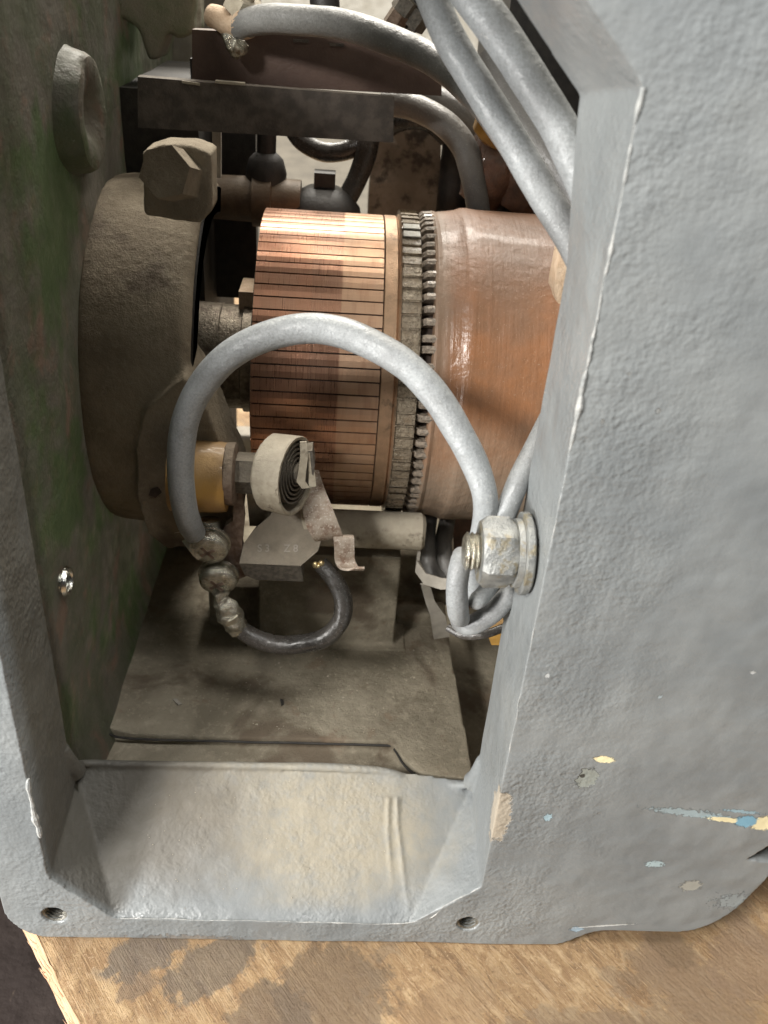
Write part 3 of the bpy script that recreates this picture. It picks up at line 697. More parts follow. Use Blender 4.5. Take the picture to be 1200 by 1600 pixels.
# dabs of white marking paint on two risers at the top
bm = B()
for a in (math.radians(72.6), math.radians(77.5)):
    c = Vector((0, -cos(a), sin(a))); tdir = Vector((0, sin(a), cos(a)))
    q = [O + Vector((xr0 + 0.8, 0, 0)) + c * 69.9 - tdir * 1.9, O + Vector((xr1 - 0.8, 0, 0)) + c * 69.9 - tdir * 1.9, O + Vector((xr1 - 0.8, 0, 0)) + c * 69.9 + tdir * 1.9, O + Vector((xr0 + 0.8, 0, 0)) + c * 69.9 + tdir * 1.9]
    prism(bm, q, c * 0.5)
bev(bm, 0.3); obj('paint_mark', bm, 'white', arm)

# ------------------------------------------------------------------ bearing bracket and brush rocker
br = thing('bearing_bracket', 'dusty brown bearing bracket and rocker ring round the shaft at the left', 'bearing bracket', (-80, AY, AZ))
bm = B(); lathe(bm, [(-104, 72), (-84, 72), (-84, 20), (-104, 20)], O, seg=90); rough(bm, 0.8, 0.06); obj('bearing_housing', bm, 'cast', br)
bm = B()
ring = [(-99.5, 66), (-99.5, 76.5), (-96, 77.5), (-80, 78.8), (-70, 79.5), (-60, 79), (-57, 76), (-56.8, 66), (-99.5, 66)]
lathe(bm, ring[:-1] + [ring[0]], O, seg=100, a0=-1.95, a1=1.95, close=True)
bmesh.ops.remove_doubles(bm, verts=bm.verts, dist=1e-3)
lug = [at(px, py, 104) for px, py in ((226, 640), (212, 700), (214, 780), (232, 835), (262, 858), (330, 850), (376, 836), (376, 770), (346, 700), (322, 640), (288, 590))]
prism(bm, lug, (0, 26, 6))
o = obj('rocker_ring', bm, 'cast', br); remesh(o, 1.0, 4, ((24, 0.9), (4, 0.3)))
bm = B()
ub = [at(px, py, 116) for px, py in ((222, 238), (255, 226), (300, 228), (329, 240), (331, 330), (312, 350), (224, 336))]
prism(bm, ub, (0, 16, 0)); o = obj('upper_lug', bm, 'cast', br); remesh(o, 0.9, 3, ((14, 0.8), (3, 0.3)))
hb = at(257, 269, 103)
axh = Vector((-0.16, -1, 0.28)).normalized()
bm = B(); prism(bm, hexa(hb, 8.9, axh, 0.5), -axh * 17); bev(bm, 1.3, 3); rough(bm, 0.3, 0.35)
obj('hex_bolt', bm, 'cast', br)
bm = B(); box(bm, -99, -66, 215, 330, 40, 276); rough(bev(bm, 6, 3), 0.6, 0.1); obj('bracket_web', bm, 'soot_shade', br)
bm = B(); lathe(bm, [(-57.5, 75.0), (-56.0, 74.5), (-56.0, 64), (-57.4, 63), (-90, 62)], O, seg=64, a0=-1.9, a1=1.9)
bmesh.ops.solidify(bm, geom=bm.faces[:], thickness=0.4); obj('ring_face', bm, 'soot_shade', br)  # black sheet over the ring's right face: dirt plus painted shade
bm = B(); lathe(bm, [(-98, 44), (-86, 44), (-80, 40), (-79, 30), (-76, 28), (-76, 22)], O, seg=64); obj('bearing_cap', bm, 'soot_shade', br)
bm = B(); prism(bm, [at(px, py, 103.2) for px, py in ((235, 766), (246, 762), (252, 770), (243, 778), (232, 774))], (0, 4, 0)); obj('pin_hole', bm, 'mica', br)

# ------------------------------------------------------------------ lower brush holder
BY = 99.0
bh = thing('brush_holder', 'lower brush holder with coiled spring and pale carbon brush on an amber sleeve', 'brush holder', at(430, 760, BY))
ax0 = at(335, 745, BY); bz = ax0.z
xx = lambda px, py=745, Y=BY: at(px, py, Y).x
bm = B(); lathe(bm, [(xx(285) - 4, 0), (xx(285) - 4, 14.2), (xx(300), 14.4), (xx(345), 14.0), (xx(356), 13.6), (xx(356), 0)], (0, BY, bz), seg=48); obj('insulating_sleeve', bm, 'yellow', bh)
bm = B(); lathe(bm, [(xx(353), 0), (xx(353), 11.5), (xx(355), 12.4), (xx(368), 12.4), (xx(371), 11.2), (xx(371), 0)], (0, BY - 1, bz + 2.2), seg=40); rough(bm, 0.3, 0.3); obj('clamp_washer', bm, 'rust_dark', bh)
bm = B(); prism(bm, hexa((xx(369), BY - 1, bz + 3), 8.2, (1, 0, 0), 0.2), (xx(402) - xx(369), 0, 0)); bev(bm, 0.5); obj('hex_spacer', bm, 'steel_dark', bh)
# spring barrel, open to the right, with the coiled spring visible
dc = Vector((0, BY - 3, at(435, 737, BY - 3).z)); xa, xb = xx(420), xx(470)
bm = B(); lathe(bm, [(xa, 6), (xa, 13.4), (xa + 1.6, 15.2), (xb - 0.6, 15.6), (xb, 15.2), (xb, 14.2), (xa + 2.5, 13.6), (xa + 2.5, 6)], dc, (1, 0, 0), 48)
TB = Matrix.Translation(dc + Vector((xa, 0, 0))) @ Matrix.Rotation(radians(-24), 4, 'Z') @ Matrix.Rotation(radians(-6), 4, 'Y') @ Matrix.Translation(-dc - Vector((xa, 0, 0)))
bm.transform(TB); rough(bm, 0.2, 0.3); obj('spring_barrel', bm, 'dusty_metal', bh)
bm = B(); path = []
for k in range(5 * 24 + 1):
    a = 2 * pi * k / 24; r = 13.2 - 1.75 * k / 24
    path.append((dc.x + xb - 3.6 + 0.2 * k / 24, dc.y + r * cos(a), dc.z + 1.4 + r * sin(a)))
ribbon(bm, path, (1, 0, 0), 3.4, 0.7); bm.transform(TB); obj('spring_coil', bm, 'steel_dark', bh)
bm = B(); lathe(bm, [(xa + 2, 4.2), (xb + 1.5, 4.2), (xb + 2.0, 3.6), (xb + 2.0, 0)], dc + Vector((0, 0, 1.4)), seg=24); bm.transform(TB); obj('spring_pin', bm, 'steel_dark', bh)
bm = B(); Yk = BY - 12
ribbon(bm, [at(474, 690, Yk), at(475, 715, Yk - 1), at(472, 738, Yk - 2), at(470, 752, Yk - 2), at(478, 762, Yk - 2), at(488, 760, Yk - 1), at(487, 740, Yk), at(484, 706, Yk)], (1, 0.25, 0), [1.2, 1.4, 1.4, 1.6, 1.6, 1.4, 1.2, 1.0], 1.0)
bev(bm, 0.2); obj('spring_clip', bm, 'dusty_metal', bh)
bm = B(); prism(bm, [at(px, py, Yk - 0.5) for px, py in ((478, 706), (488, 704), (492, 728), (488, 756), (478, 750), (480, 728))], (0, 7, 0)); bev(bm, 0.4); obj('clip_tab', bm, 'steel_dark', bh)
# spring arm
bm = B(); Ya = BY
pp, hh = smooth_path([at(486, 735, Ya + 6), at(490, 765, Ya + 2), at(496, 795, Ya - 3), at(503, 818, Ya - 6), at(510, 834, Ya - 7), at(515, 842, Ya - 5), at(515, 838, Ya - 1)], [3.0, 4.4, 5.9, 6.4, 6.2, 5.8, 5.4])
ribbon(bm, pp, (1, 0.18, 0.06), hh, 1.0); bev(bm, 0.2, 2); obj('spring_arm', bm, 'rusty', bh)
bm = B()
pp, hh = smooth_path([at(531, 850, Ya + 1), at(534, 838, Ya - 3), at(537, 840, Ya - 6), at(538, 858, Ya - 8), at(539, 876, Ya - 8.5), at(545, 887, Ya - 11), at(555, 890, Ya - 14), at(562, 887, Ya - 15)], [3.4, 3.8, 4.2, 4.1, 4.2, 4.0, 3.2, 2.0])
ribbon(bm, pp, (1, 0.16, -0.05), hh, 0.9); bev(bm, 0.2, 2); obj('spring_tip', bm, 'rusty', bh)
bm = B(); ribbon(bm, [at(481, 795, Ya - 1), at(484, 812, Ya - 2), at(487, 826, Ya - 3)], (1, 0.1, 0), [3.2, 3.4, 3.2], 1.6); bev(bm, 0.5); obj('arm_stop', bm, 'dusty_metal', bh)
# the brush: bevelled carbon block
up = [(374, 880, 92), (380, 850, 97), (396, 828, 101), (422, 806, 105), (432, 788, 108), (476, 788, 108), (482, 820, 103), (501, 846, 99), (497, 861, 97), (470, 884, 92)]
bm = B(); face = [at(*p) for p in up]
prism(bm, face, (0, 14, -7.0)); bev(bm, 2.4, 4); rough(bm, 0.15, 0.4)
blk = obj('carbon_brush', bm, 'carbon', bh)
bm = B(); low = [at(374, 881, 92.3), at(470, 885, 92.3), at(478, 884, 94), at(474, 909, 95), at(400, 906, 95), at(382, 898, 95)]
prism(bm, [low[0], low[1], low[3], low[4], low[5]], (0, 11, 3)); bev(bm, 0.4); obj('brush_foot', bm, 'steel_dark', bh)
# stamped characters
fc = bpy.data.curves.new('stamp', 'FONT'); fc.body = 'S3  Z8'; fc.size = 4.3 * MM; fc.extrude = 0.10 * MM; fc.bevel_depth = 0.04 * MM; fc.space_character = 1.5
to = bpy.data.objects.new('stamp', fc); C.objects.link(to)
dg = bpy.context.evaluated_depsgraph_get(); me = bpy.data.meshes.new_from_object(to.evaluated_get(dg), depsgraph=dg); bpy.data.objects.remove(to)
p0, p1, p2 = at(402, 862, 95.2), at(488, 862, 95.2), at(432, 806, 105)
ex = (p1 - p0).normalized(); ey = (p2 - p0); ey = (ey - ex * ey.dot(ex)).normalized(); ez = ex.cross(ey)
nrm = (face[1] - face[0]).cross(face[-1] - face[0]).normalized()
bm = B(); bm.from_mesh(me); bpy.data.meshes.remove(me)
mt = Matrix((ex, ey, ez)).transposed()
from mathutils.bvhtree import BVHTree
bt = BVHTree.FromPolygons([v.co * 1000 + wloc(blk) * 1000 for v in blk.data.vertices], [list(p.vertices) for p in blk.data.polygons])
for v in bm.verts:                              # the characters follow the worn face of the block
    q = mt @ Vector((v.co.x * 1000, v.co.y * 1000, 0)) + p0
    hit = bt.ray_cast(q + ez * 8, -ez)
    v.co = (hit[0] if hit[0] is not None else q) + ez * (v.co.z * 1000 + 0.28)
obj('stamped_characters', bm, 'pale', bh)
# guide behind the brush, strap and terminals
bm = B(); prism(bm, [at(px, py, 110) for px, py in ((385, 770), (420, 772), (424, 800), (412, 822), (390, 822))], (0, 12, -4)); bev(bm, 1.5, 2); obj('brush_guide', bm, 'dusty_metal', bh)
bm = B(); prism(bm, [at(px, py, 96) for px, py in ((364, 768), (378, 768), (382, 810), (378, 850), (386, 900), (366, 908), (340, 905), (336, 862), (352, 822), (364, 815))], (0, 4, 0)); bev(bm, 0.9, 2); subdiv(bm, 1); rough(bm, 0.25, 0.3)
obj('terminal_strap', bm, 'rust_dark', bh)
def pan(c, axis, r, h):
    bm = B(); axis = Vector(axis).normalized()
    lathe(bm, [(-3.0, r * 0.5), (0, r * 0.97), (h * 0.3, r), (h * 0.65, r * 0.95), (h * 0.85, r * 0.82), (h * 0.97, r * 0.55), (h, r * 0.3), (h, 0)], c, axis, 36)
    e1 = axis.orthogonal().normalized(); e2 = axis.cross(e1)
    for v in bm.verts:                          # the driver slot, worn and packed with dirt
        d = v.co - Vector(c); a, b_, hgt = d.dot(e1), d.dot(e2), d.dot(axis)
        pass
    return rough(bm, 0.10, 0.3)
s1 = at(326, 862, 88); s2 = at(340, 913, 89)
sx_ = Vector((-0.05, -0.95, -0.22))
s_a = obj('terminal_screw', pan(s1 + Vector((0, 3, 1.5)), sx_, 8.1, 4.8), 'tin', bh)
s_b = obj('terminal_screw', pan(s2 + Vector((0, 3, 1.5)), sx_ + Vector((0.10, 0, -0.05)), 7.9, 4.6), 'tin', bh)
for s, c in ((s_a, s1), (s_b, s2)):
    ax_ = sx_.normalized(); tip = c + Vector((0, 3, 1.5)) + ax_ * 4.95
    bm = B()
    for d_ in (Vector((0.8, 0, 0.6)), Vector((-0.6, 0, 0.8))):
        d_ = (d_ - ax_ * d_.dot(ax_)).normalized(); n_ = ax_.cross(d_)
        prism(bm, [tip + d_ * a + n_ * b for a, b in ((-3.6, -0.75), (3.6, -0.75), (3.6, 0.75), (-3.6, 0.75))], -ax_ * 3.2)
    obj('slot', bm, 'rust_dark', s)
    bm = B(); lathe(bm, [(0, 0), (0, 8.6), (1.4, 8.6), (1.4, 0)], c + Vector((0, 5, 2)), sx_, 32); obj('washer', bm, 'tin', s)
# stud end above the upper screw with threads
bm = B(); sa = at(326, 812, 95); prof = []
for k in range(7): prof += [(k * 0.9, 4.6), (k * 0.9 + 0.45, 4.0)]
lathe(bm, [(-0.4, 0), (-0.4, 3.8)] + prof + [(7, 0)], sa, (0.05, -0.25, -1), 24); obj('threaded_stud', bm, 'tin', bh)
bm = B(); ribbon(bm, [at(300, 836, 90), at(308, 842, 88.5), at(318, 850, 88), at(328, 862, 88.5)], (1, 0.2, 0.7), [4.6, 5.4, 6.2, 6.0], 1.3); bev(bm, 0.3); rough(bm, 0.25, 0.3); obj('cable_lug', bm, 'tin', bh)

# ------------------------------------------------------------------ cables
def cable(label, pts, mat, group=None, wob=0.6, seg=18, name='cable', n=12):
    bm = B(); tube(bm, [(at(px, py, Y), r) for px, py, Y, r in pts], seg, n, wob)
    o = obj(name, bm, mat); tag(o, label, 'cable', group); return o
loop = cable('thick grey rubber cable arching in a loop from the terminal screws to the large nut', [
    (303, 834, 84, 4.27), (295, 815, 81, 4.73), (284, 770, 77, 4.83), (282, 715, 75.5, 4.83), (289, 660, 75, 4.87), (310, 610, 74, 4.87), (345, 565, 73, 4.93), (395, 533, 72, 4.98),
    (455, 516, 71, 5.03), (520, 518, 67, 4.98), (580, 538, 62, 4.93), (635, 572, 56, 4.87), (680, 618, 50, 4.83), (716, 672, 44, 4.68), (743, 728, 39, 4.47), (757, 775, 35, 4.18), (755, 820, 36, 4.08), (742, 880, 38, 4.08), (748, 935, 38, 3.98)], 'cable')
# frayed strands where the loop ends
bm = B()
for k in range(16):
    p = at(297 + rnd.uniform(-8, 10), 832 + rnd.uniform(-3, 3), 88 + rnd.uniform(-2, 2)); d = Vector((rnd.uniform(-7, 1), rnd.uniform(-2, 2), rnd.uniform(-2, 4))) * rnd.uniform(0.4, 1.3)
    tube(bm, [(p, 0.2), (p + d * 0.5 + Vector((0, 0, rnd.uniform(-1, 1.4))), 0.17), (p + d, 0.1)], 5, 4)
for k in range(20):
    a = k / 20 * pi; p = at(290 + 28 * k / 20, 826 + 9 * sin(a), 86.0)
    tube(bm, [(p, 0.5), (p + Vector((0.4, 0.5, -1.6)), 0.4)], 6, 2)
o = obj('frayed_strand', bm, 'strand', loop); 
cable('short dark pigtail lead hanging below the pale carbon brush', [
    (352, 950, 88, 3.2), (368, 974, 86, 3.6), (395, 995, 84, 3.9), (432, 1007, 82, 4.0), (470, 1006, 81, 4.0), (508, 996, 82, 4.0), (532, 970, 84, 3.9), (536, 938, 87, 3.8), (524, 910, 90, 3.7), (508, 890, 93, 3.6), (500, 882, 94, 3.5)], 'cable_black', name='pigtail_lead', wob=0.3)
pig = bpy.data.objects['pigtail_lead']
bm = B()
for dx, dy, r in ((-6, 0, 1.3), (3, -2, 1.4), (-1, 3, 1.2), (6, 4, 1.0)):
    p = at(499 + dx, 884 + dy, 92.5); tube(bm, [(p, r), (p + Vector((0, -0.8, 1.6)), r * 0.9), (p + Vector((0, -0.9, 2.4)), r * 0.4)], 8, 3)
obj('bare_end', bm, 'brass', pig)
bm = B(); tube(bm, [(at(344, 925, 87), 3.5), (at(346, 937, 86), 3.0), (at(352, 948, 85.5), 4.6), (at(360, 962, 85), 5.0), (at(368, 975, 85), 4.7), (at(374, 985, 85), 4.0)], 16, 8); rough(bm, 1.0, 0.3); obj('crimp_lug', bm, 'tin', pig)

# ------------------------------------------------------------------ nut on the right jamb
nw = atx(822, 868, 60.2); ny, nz = 19.5, atx(818, 868, 60).z
nb = thing('fixing_bolt', 'big zinc plated hex nut with washer on a stud at the right of the opening', 'bolt', (50, ny, nz))
bm = B(); lathe(bm, [(58.8, 7), (58.8, 12.6), (59.0, 13.0), (60.9, 13.0), (61.4, 12.6), (61.4, 7)], (0, ny, nz), seg=56); rough(bm, 0.12, 0.3); obj('washer', bm, 'galv', nb)
bm = B()
for k in range(57):
    pass
lathe(bm, [(56.9, 7), (56.9, 10.8), (58.7, 10.9), (58.7, 7)], (0, ny, nz), seg=48); obj('spring_washer', bm, 'galv', nb)
bm = B(); prism(bm, hexa((46.2, ny, nz), 11.3, (1, 0, 0), 0.30), (10.6, 0, 0))
bmesh.ops.subdivide_edges(bm, edges=[e for e in bm.edges], cuts=5, use_grid_fill=True)
for v in bm.verts:
    d = v.co - Vector((51.5, ny, nz)); rr = d.yz.length; e = abs(d.x) - 4.1
    lim = 11.35 - max(0, e) * 1.5
    if rr > lim: v.co.y = ny + d.y * lim / rr; v.co.z = nz + d.z * lim / rr
rough(bm, 0.1, 0.4); obj('hex_nut', bm, 'galv', nb, angle=25)
bm = B(); prof = [(41.3, 0), (41.3, 4.6)]
for k in range(10): prof += [(41.6 + k * 1.5, 5.2), (42.3 + k * 1.5, 6.1)]
lathe(bm, prof + [(60, 5)], (0, ny, nz), seg=32); obj('threaded_stud', bm, 'tin', nb)

cable('grey cable rising behind the large nut along the right jamb', [(772, 850, 36, 3.4), (784, 815, 34, 3.6), (806, 760, 38, 3.7), (828, 715, 46, 3.8), (860, 655, 56, 3.9), (905, 590, 66, 4.0)], 'cable')
cable('stub of grey cable looped past the tip of the stud', [(722, 868, 30, 3.4), (718, 885, 24, 3.5), (714, 915, 22, 3.6), (715, 945, 23, 3.7), (717, 962, 26, 3.5), (722, 968, 31, 2.6)], 'cable', 'cables bunched under the large nut', 0.2)
cable('short grey cable end tucked straight below the hex nut', [(772, 905, 34, 3.0), (758, 925, 28, 3.0), (746, 938, 25, 3.0), (742, 942, 26, 2.2)], 'cable', 'cables bunched under the large nut', 0.2)
cable('lowest grey cable curling up under the hex nut', [(812, 905, 36, 3.6), (790, 935, 32, 3.6), (765, 960, 31, 3.7), (735, 976, 33, 3.6), (718, 972, 42, 3.2), (712, 950, 52, 3.0)], 'cable', 'cables bunched under the large nut', 0.3)
cable('thin black lead curving below the bunched grey cables', [(700, 980, 60, 1.6), (725, 992, 56, 1.7), (760, 990, 54, 1.7), (800, 975, 56, 1.6)], 'cable_black', None, 0.2)
bm = B(); prism(bm, [at(px, py, 66) for px, py in ((762, 992), (790, 985), (790, 1008), (768, 1008))], (0, 8, 0)); bev(bm, 1); tag(obj('amber_chip', bm, 'yellow'), 'small amber insulator chip below the bunched grey cables', 'insulator')
# dim leads and a tie behind, below the drum
for (a, b_, lab) in ((672, 668, 'left of two dim leads dropping behind the pad beneath the drum'), (702, 694, 'right of two dim leads dropping behind the pad beneath the drum')):
    cable(lab, [(a, 800, 170, 4.0), (b_, 845, 150, 4.2), (b_ + 4, 885, 140, 4.2), (b_ + 22, 912, 132, 4.0)], 'cable_dim', 'dim leads beneath the drum', 0.3)
bm = B(); ribbon(bm, [at(655, 860, 128), at(652, 885, 122), at(664, 904, 118), at(690, 912, 116), at(720, 912, 114)], (0.1, 0.5, 1), 2.6, 1.6); ribbon(bm, [at(664, 912, 118), at(672, 940, 120), at(684, 962, 124), at(690, 995, 130)], (1, 0.2, 0.1), [2, 2.2, 3.5, 4.0], 1.5)
bev(bm, 0.3); tag(obj('cable_clip', bm, 'pale'), 'pale bent strip holding the dim leads beneath the drum', 'cable clip')
bm = B(); prism(bm, [at(px, py, 190) for px, py in ((705, 800), (760, 800), (760, 950), (715, 950))], (0, 12, 0)); bev(bm, 2); tag(obj('coil_end', bm, 'coil'), 'brown field coil end glimpsed beneath the drum', 'coil')
# horizontal round bar beneath the commutator
bc = at(560, 826, 130); bm = B(); xq = at(666, 826, 124).x
lathe(bm, [(-28, 0), (-28, 8.6), (xq - 1.5, 8.6), (xq, 7.2), (xq, 0)], (0, 130, bc.z), seg=40); rough(bm, 0.3, 0.1)
tag(obj('round_bar', bm, 'dusty_metal', None), 'dusty round bar lying level beneath the commutator', 'bar')

# cables at the upper right
cable('grey cable curving down from a pink lug on the upper terminal board', [(372, 46, 196, 4.6), (392, 34, 192, 5.2), (440, 29, 184, 5.4), (500, 33, 174, 5.4), (570, 48, 160, 5.3), (640, 76, 146, 5.2), (700, 112, 132, 5.1), (755, 160, 118, 5.0), (800, 220, 108, 5.0), (850, 300, 98, 5.0)], 'cable_mid')
cable('long grey cable slanting down in front of the others to the right jamb', [(655, -60, 92, 4.6), (675, -5, 88, 4.6), (705, 62, 82, 4.7), (745, 130, 77, 4.75), (790, 205, 71, 4.8), (835, 278, 66, 4.8), (875, 345, 61, 4.8), (912, 412, 57, 4.8), (950, 480, 54, 4.8)], 'cable')
cable('widest grey cable, right of the others at the upper corner', [(700, -60, 78, 5.4), (740, -5, 74, 5.4), (785, 58, 68, 5.4), (830, 125, 62, 5.4), (868, 190, 57, 5.4), (905, 268, 52, 5.4), (940, 350, 50, 5.4)], 'cable')
cable('shaded grey cable behind the two slanting ones', [(770, 80, 120, 5.0), (800, 150, 112, 5.0), (840, 215, 104, 5.0), (880, 270, 98, 5.0), (930, 345, 92, 5.0)], 'cable_dim')
cable('dim lead arching left to the upper brush bar', [(600, 160, 245, 6.0), (640, 166, 240, 6.0), (690, 190, 232, 6.0), (728, 235, 226, 6.0), (742, 290, 222, 5.6), (748, 345, 222, 5.4)], 'cable_dim', 'dim leads under the slanting cables')
cable('dim lead arching behind its twin to the yellow bead', [(640, 146, 262, 6.0), (690, 160, 254, 6.0), (740, 190, 246, 6.0), (765, 240, 240, 6.0), (768, 300, 236, 5.5), (770, 350, 236, 5.5)], 'cable_dim', 'dim leads under the slanting cables')
cable('black lead hanging in a loop under the steel bar', [(455, 195, 255, 4.6), (472, 220, 252, 4.6), (505, 237, 250, 4.6), (545, 234, 250, 4.6), (575, 216, 250, 4.6), (585, 195, 252, 4.6)], 'cable_black')
cable('black lead dropping to the upper brush holder', [(578, 190, 247, 5.2), (574, 235, 246, 5.2), (560, 275, 244, 5.0), (540, 312, 240, 5.0)], 'cable_black')
cable('black lead crossing behind the end of the steel bar', [(600, 205, 290, 5), (632, 188, 285, 5), (670, 190, 282, 5), (700, 215, 280, 5)], 'cable_black')
bm = B(); bead = at(772, 200, 222); lathe(bm, [(-7, 4), (-5, 8), (0, 10), (5, 8.5), (8, 4)], bead, (0.5, -0.2, 0.8), 28); rough(bm, 0.5, 0.2)
tag(obj('insulating_bead', bm, 'yellow'), 'yellowish insulating bead beside the slanting grey cables', 'insulator')
bm = B(); bead = at(817, 158, 190); lathe(bm, [(-8, 4), (-5, 6), (2, 6.4), (8, 4)], bead, (0.8, 0, 0.5), 24); tag(obj('insulating_bead', bm, 'fibre'), 'small pale bead between the two slanting grey cables', 'insulator')
bm = B()
for k, (px, py, Y, r) in enumerate(((765, 262, 232, 12), (795, 245, 236, 13), (820, 270, 232, 12))):
    p = at(px, py, Y); tube(bm, [(p + Vector((-4, 0, -16)), r * 0.8), (p + Vector((0, 0, -4)), r), (p + Vector((2, 3, 12)), r * 0.9), (p + Vector((4, 8, 22)), r * 0.6)], 16, 6)
rough(bm, 1.6, 0.12); tag(obj('field_coil', bm, 'coil'), 'red brown varnished field coil above the armature drum', 'coil')
bm = B()
p = at(880, 436, 100); prism(bm, [at(px, py, 100) for px, py in ((893, 382), (878, 390), (869, 420), (866, 455), (872, 474), (880, 476), (884, 450), (900, 440))], (0, 10, 0)); bev(bm, 1, 2); subdiv(bm, 1); rough(bm, 0.5, 0.25)
tag(obj('fibre_wedge', bm, 'fibre'), 'pale fibre wedge between the drum and the right jamb', 'wedge')
bm = B(); prism(bm, [at(px, py, 120) for px, py in ((878, 288), (906, 318), (906, 350), (880, 310))], (0, 10, 0)); bev(bm, 1); tag(obj('amber_strip', bm, 'yellow'), 'amber strip showing between two cables above the drum', 'insulator')

# ------------------------------------------------------------------ upper terminal board and brush gear
tb = thing('terminal_board', 'red brown insulating board with brass tipped lug above the commutator', 'terminal board', at(500, 100, 205))
bm = B(); q = [at(px, py, 205) for px, py in ((300, 46), (690, 66), (690, 150), (300, 128))]
prism(bm, q, (0, 9, 0)); bev(bm, 0.8, 2); obj('board', bm, 'board', tb)
for xa_, xb_, y_ in ((458, 482, 61), (515, 537, 67)):
    bm = B(); prism(bm, [at(px, py, 204) for px, py in ((xa_, y_), (xb_, y_ + 1), (xb_, y_ + 6), (xa_, y_ + 5))], (0, 3, 0)); bev(bm, 0.3); obj('bright_slot', bm, 'bar_steel', tb)
lp = at(352, 36, 198)
bm = B(); tube(bm, [(at(330, 24, 202), 4.2), (at(345, 30, 199), 4.6), (at(356, 40, 197), 4.0), (at(372, 42, 196), 5.0), (at(386, 36, 194), 5.6)], 16, 6); obj('pink_lug', bm, 'fibre', tb)
bm = B(); tube(bm, [(at(356, 44, 197), 3.0), (at(362, 62, 196), 3.6), (at(372, 72, 195), 4.6), (at(384, 66, 195), 2.0)], 12, 6); rough(bm, 0.8, 0.3); obj('terminal_screw', bm, 'tin', tb)
for k, (px, py, r, mt_) in enumerate(((628, 20, 5.5, 'steel_dark'), (645, 40, 5.0, 'steel_dark'), (612, 42, 4.4, 'rust_dark'), (655, 15, 6.0, 'black'), (372, 18, 7, 'dusty_metal'))):
    c = at(px, py, 200); bm = B(); prism(bm, hexa(c, r, (0.5, -0.3, 0.8), k), Vector((0.5, -0.3, 0.8)).normalized() * 7); lathe(bm, [(-9, 0), (-9, r * 0.5), (12, r * 0.5), (12.5, 0)], c, (0.5, -0.3, 0.8), 16); bev(bm, 0.5); obj('terminal_nut', bm, mt_, tb)
bm = B(); tube(bm, [(at(505, -30, 210), 6), (at(508, 10, 208), 6), (at(512, 35, 207), 5)], 16, 4); obj('stud', bm, 'black', tb)
sb = thing('steel_bar', 'grimy flat steel bar below the red brown terminal board', 'bar', at(400, 175, 190))
bm = B(); q = [at(px, py, 192) for px, py in ((215, 120), (616, 152), (614, 222), (215, 200))]
prism(bm, q, (0, 6, 0)); bev(bm, 0.8, 2); subdiv(bm, 1); rough(bm, 0.4, 0.1); obj('bar', bm, 'bar_steel', sb)
for a_, b__ in ((284, 312), (336, 382)):
    bm = B(); prism(bm, [at(px, py, 191) for px, py in ((a_, 126), (b__, 130), (b__, 134), (a_, 130))], (0, 4, 0)); bev(bm, 0.2); obj('shim', bm, 'dusty_metal', sb)
for px, y0_, y1_, wd in ((338, 205, 278, 7), (292, 200, 228, 5)):
    bm = B(); prism(bm, [at(px - wd, y0_, 215), at(px + wd, y0_, 215), at(px + wd, y1_, 215), at(px - wd + 2, y1_, 215)], (0, 3, 0)); bev(bm, 0.4); obj('pale_strip', bm, 'pale', sb)
bm = B(); prism(bm, [at(px, py, 230) for px, py in ((172, -40), (306, -40), (304, 52), (276, 62), (262, 48), (246, 96), (232, 92), (214, 44), (190, 30), (172, 20))], (0, 30, 0))
o = obj('casting_rib', bm, 'rib_green', case); remesh(o, 1.5, 4, ((12, 2.0),))
ubh = thing('upper_brush_holder', 'shadowed upper brush holder with brown sleeve behind the commutator top', 'brush holder', at(430, 300, 240))
c = at(405, 312, 236)
bm = B(); lathe(bm, [(-70, 0), (-70, 10), (at(395, 312, 236).x, 10.5), (at(396, 312, 236).x, 12.5), (at(425, 312, 236).x, 12.5), (at(426, 312, 236).x, 10.5), (at(470, 312, 236).x, 10.2), (at(471, 312, 236).x, 0)], (0, 236, c.z), seg=36); obj('insulating_sleeve', bm, 'brown', ubh)
p = at(416, 262, 238); bm = B(); lathe(bm, [(-9, 9.5), (-2, 9.8), (4, 8), (6, 6), (7, 4.5), (30, 4.5), (30, 0)], p, (0.02, 0, 1), 28); obj('boot', bm, 'black', ubh)
p = at(505, 322, 238); bm = B(); lathe(bm, [(-12, 20), (0, 18), (6, 13), (9, 8), (9, 0)], p, (0, 0, 1), 30); obj('brush_cap', bm, 'black', ubh)
p = at(507, 293, 236); bm = B(); box(bm, p.x - 5, p.x + 5, p.y - 3, p.y + 6, p.z - 6, p.z + 7); bev(bm, 0.6); obj('cap_tab', bm, 'black', ubh)
bm = B(); box(bm, -75, at(402, 300, 262).x, 256, 268, 172, 285); bev(bm, 1); obj('dark_backing', bm, 'black', ubh)  # black slab added to keep the gap behind the ring dark
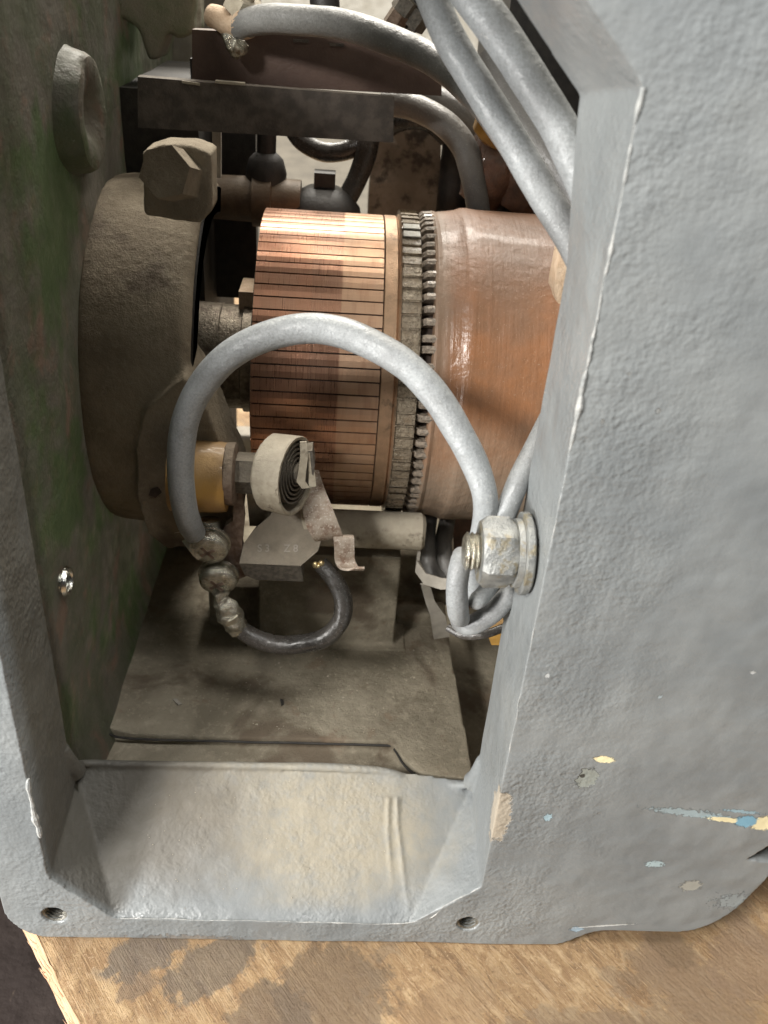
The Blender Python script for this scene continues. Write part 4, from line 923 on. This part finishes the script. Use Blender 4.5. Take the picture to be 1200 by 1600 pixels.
# plates behind
bm = B(); prism(bm, [at(px, py, 300) for px, py in ((590, 185), (690, 195), (684, 345), (575, 345), (580, 240))], (0, 14, 0)); bev(bm, 2, 2); subdiv(bm, 2); rough(bm, 1.2, 0.05)
tag(obj('pole_plate', bm, 'pole'), 'grey stained upright plate behind the commutator risers', 'plate')
bm = B(); lathe(bm, [(0, 0), (0, 9), (70, 9), (70, 0)], at(705, 345, 292), (0, 0, 1), 24); tag(obj('dark_post', bm, 'black'), 'round black post beside the grey upright plate', 'post')
bm = B(); lathe(bm, [(xd0 + 8, 84), (xd0 + 8, 104), (150, 104), (150, 84)], O, seg=90, a0=-2.3 - pi / 2 + pi, a1=2.5 + pi / 2) if False else box(bm, 70, 198, 250, 350, 60, 330)
tag(obj('field_frame', bm, 'black'), 'dark field frame filling the casing behind the armature drum', 'field frame')

# ------------------------------------------------------------------ loose grit and flakes lying on the casing floor and sill
bm = B()
def flake(c, r, flat):
    m = Matrix.Rotation(rnd.uniform(0, 6.28), 3, 'Z')
    ring = [bm.verts.new(c + m @ Vector((r * cos(a) * rnd.uniform(0.6, 1.2), r * 0.6 * sin(a) * rnd.uniform(0.7, 1.2), rnd.uniform(0, r * flat)))) for a in [k * pi / 3 for k in range(6)]]
    t_ = bm.verts.new(c + Vector((0, 0, r * flat + 0.2)))
    for k in range(6): bm.faces.new((ring[k], ring[(k + 1) % 6], t_))
for k in range(260):
    x, y = rnd.uniform(-92, 58), rnd.uniform(78, 136)
    flake(Vector((x, y, 35.1)), rnd.uniform(0.15, 0.45) * (2.0 if rnd.random() < 0.04 else 1), 0.5)
for k in range(70):
    y = rnd.uniform(3, 42); flake(Vector((rnd.uniform(-68, 30), y, 13.4 + y * 0.72)), rnd.uniform(0.12, 0.35), 0.5)
g_ = obj('grit', bm, 'dusty_metal', loc=(0, 0, 0), smooth=False); g_['kind'] = 'stuff'
bm = B(); c0 = atz(276, 1098, 35.2)
prism(bm, [c0 + Vector((-2.2, 1.6, 0)), c0 + Vector((-0.6, 1.9, 0.2)), c0 + Vector((2.4, -1.2, 0.2)), c0 + Vector((1.0, -2.2, 0))], (0.2, 0, 0.7)); tag(obj('paint_flake', bm, 'pale'), 'pale flake of paint lying on the dusty casing floor', 'flake')
bm = B(); c0 = atz(440, 1098, 35.2)
prism(bm, [c0 + Vector((-0.9, 2.0, 0)), c0 + Vector((0.8, 1.4, 0)), c0 + Vector((1.1, -1.2, 0)), c0 + Vector((0.0, -2.4, 0))], (0, 0.1, 0.7)); tag(obj('grit_lump', bm, 'soot_shade'), 'dark crumb of grit lying on the dusty casing floor', 'crumb')
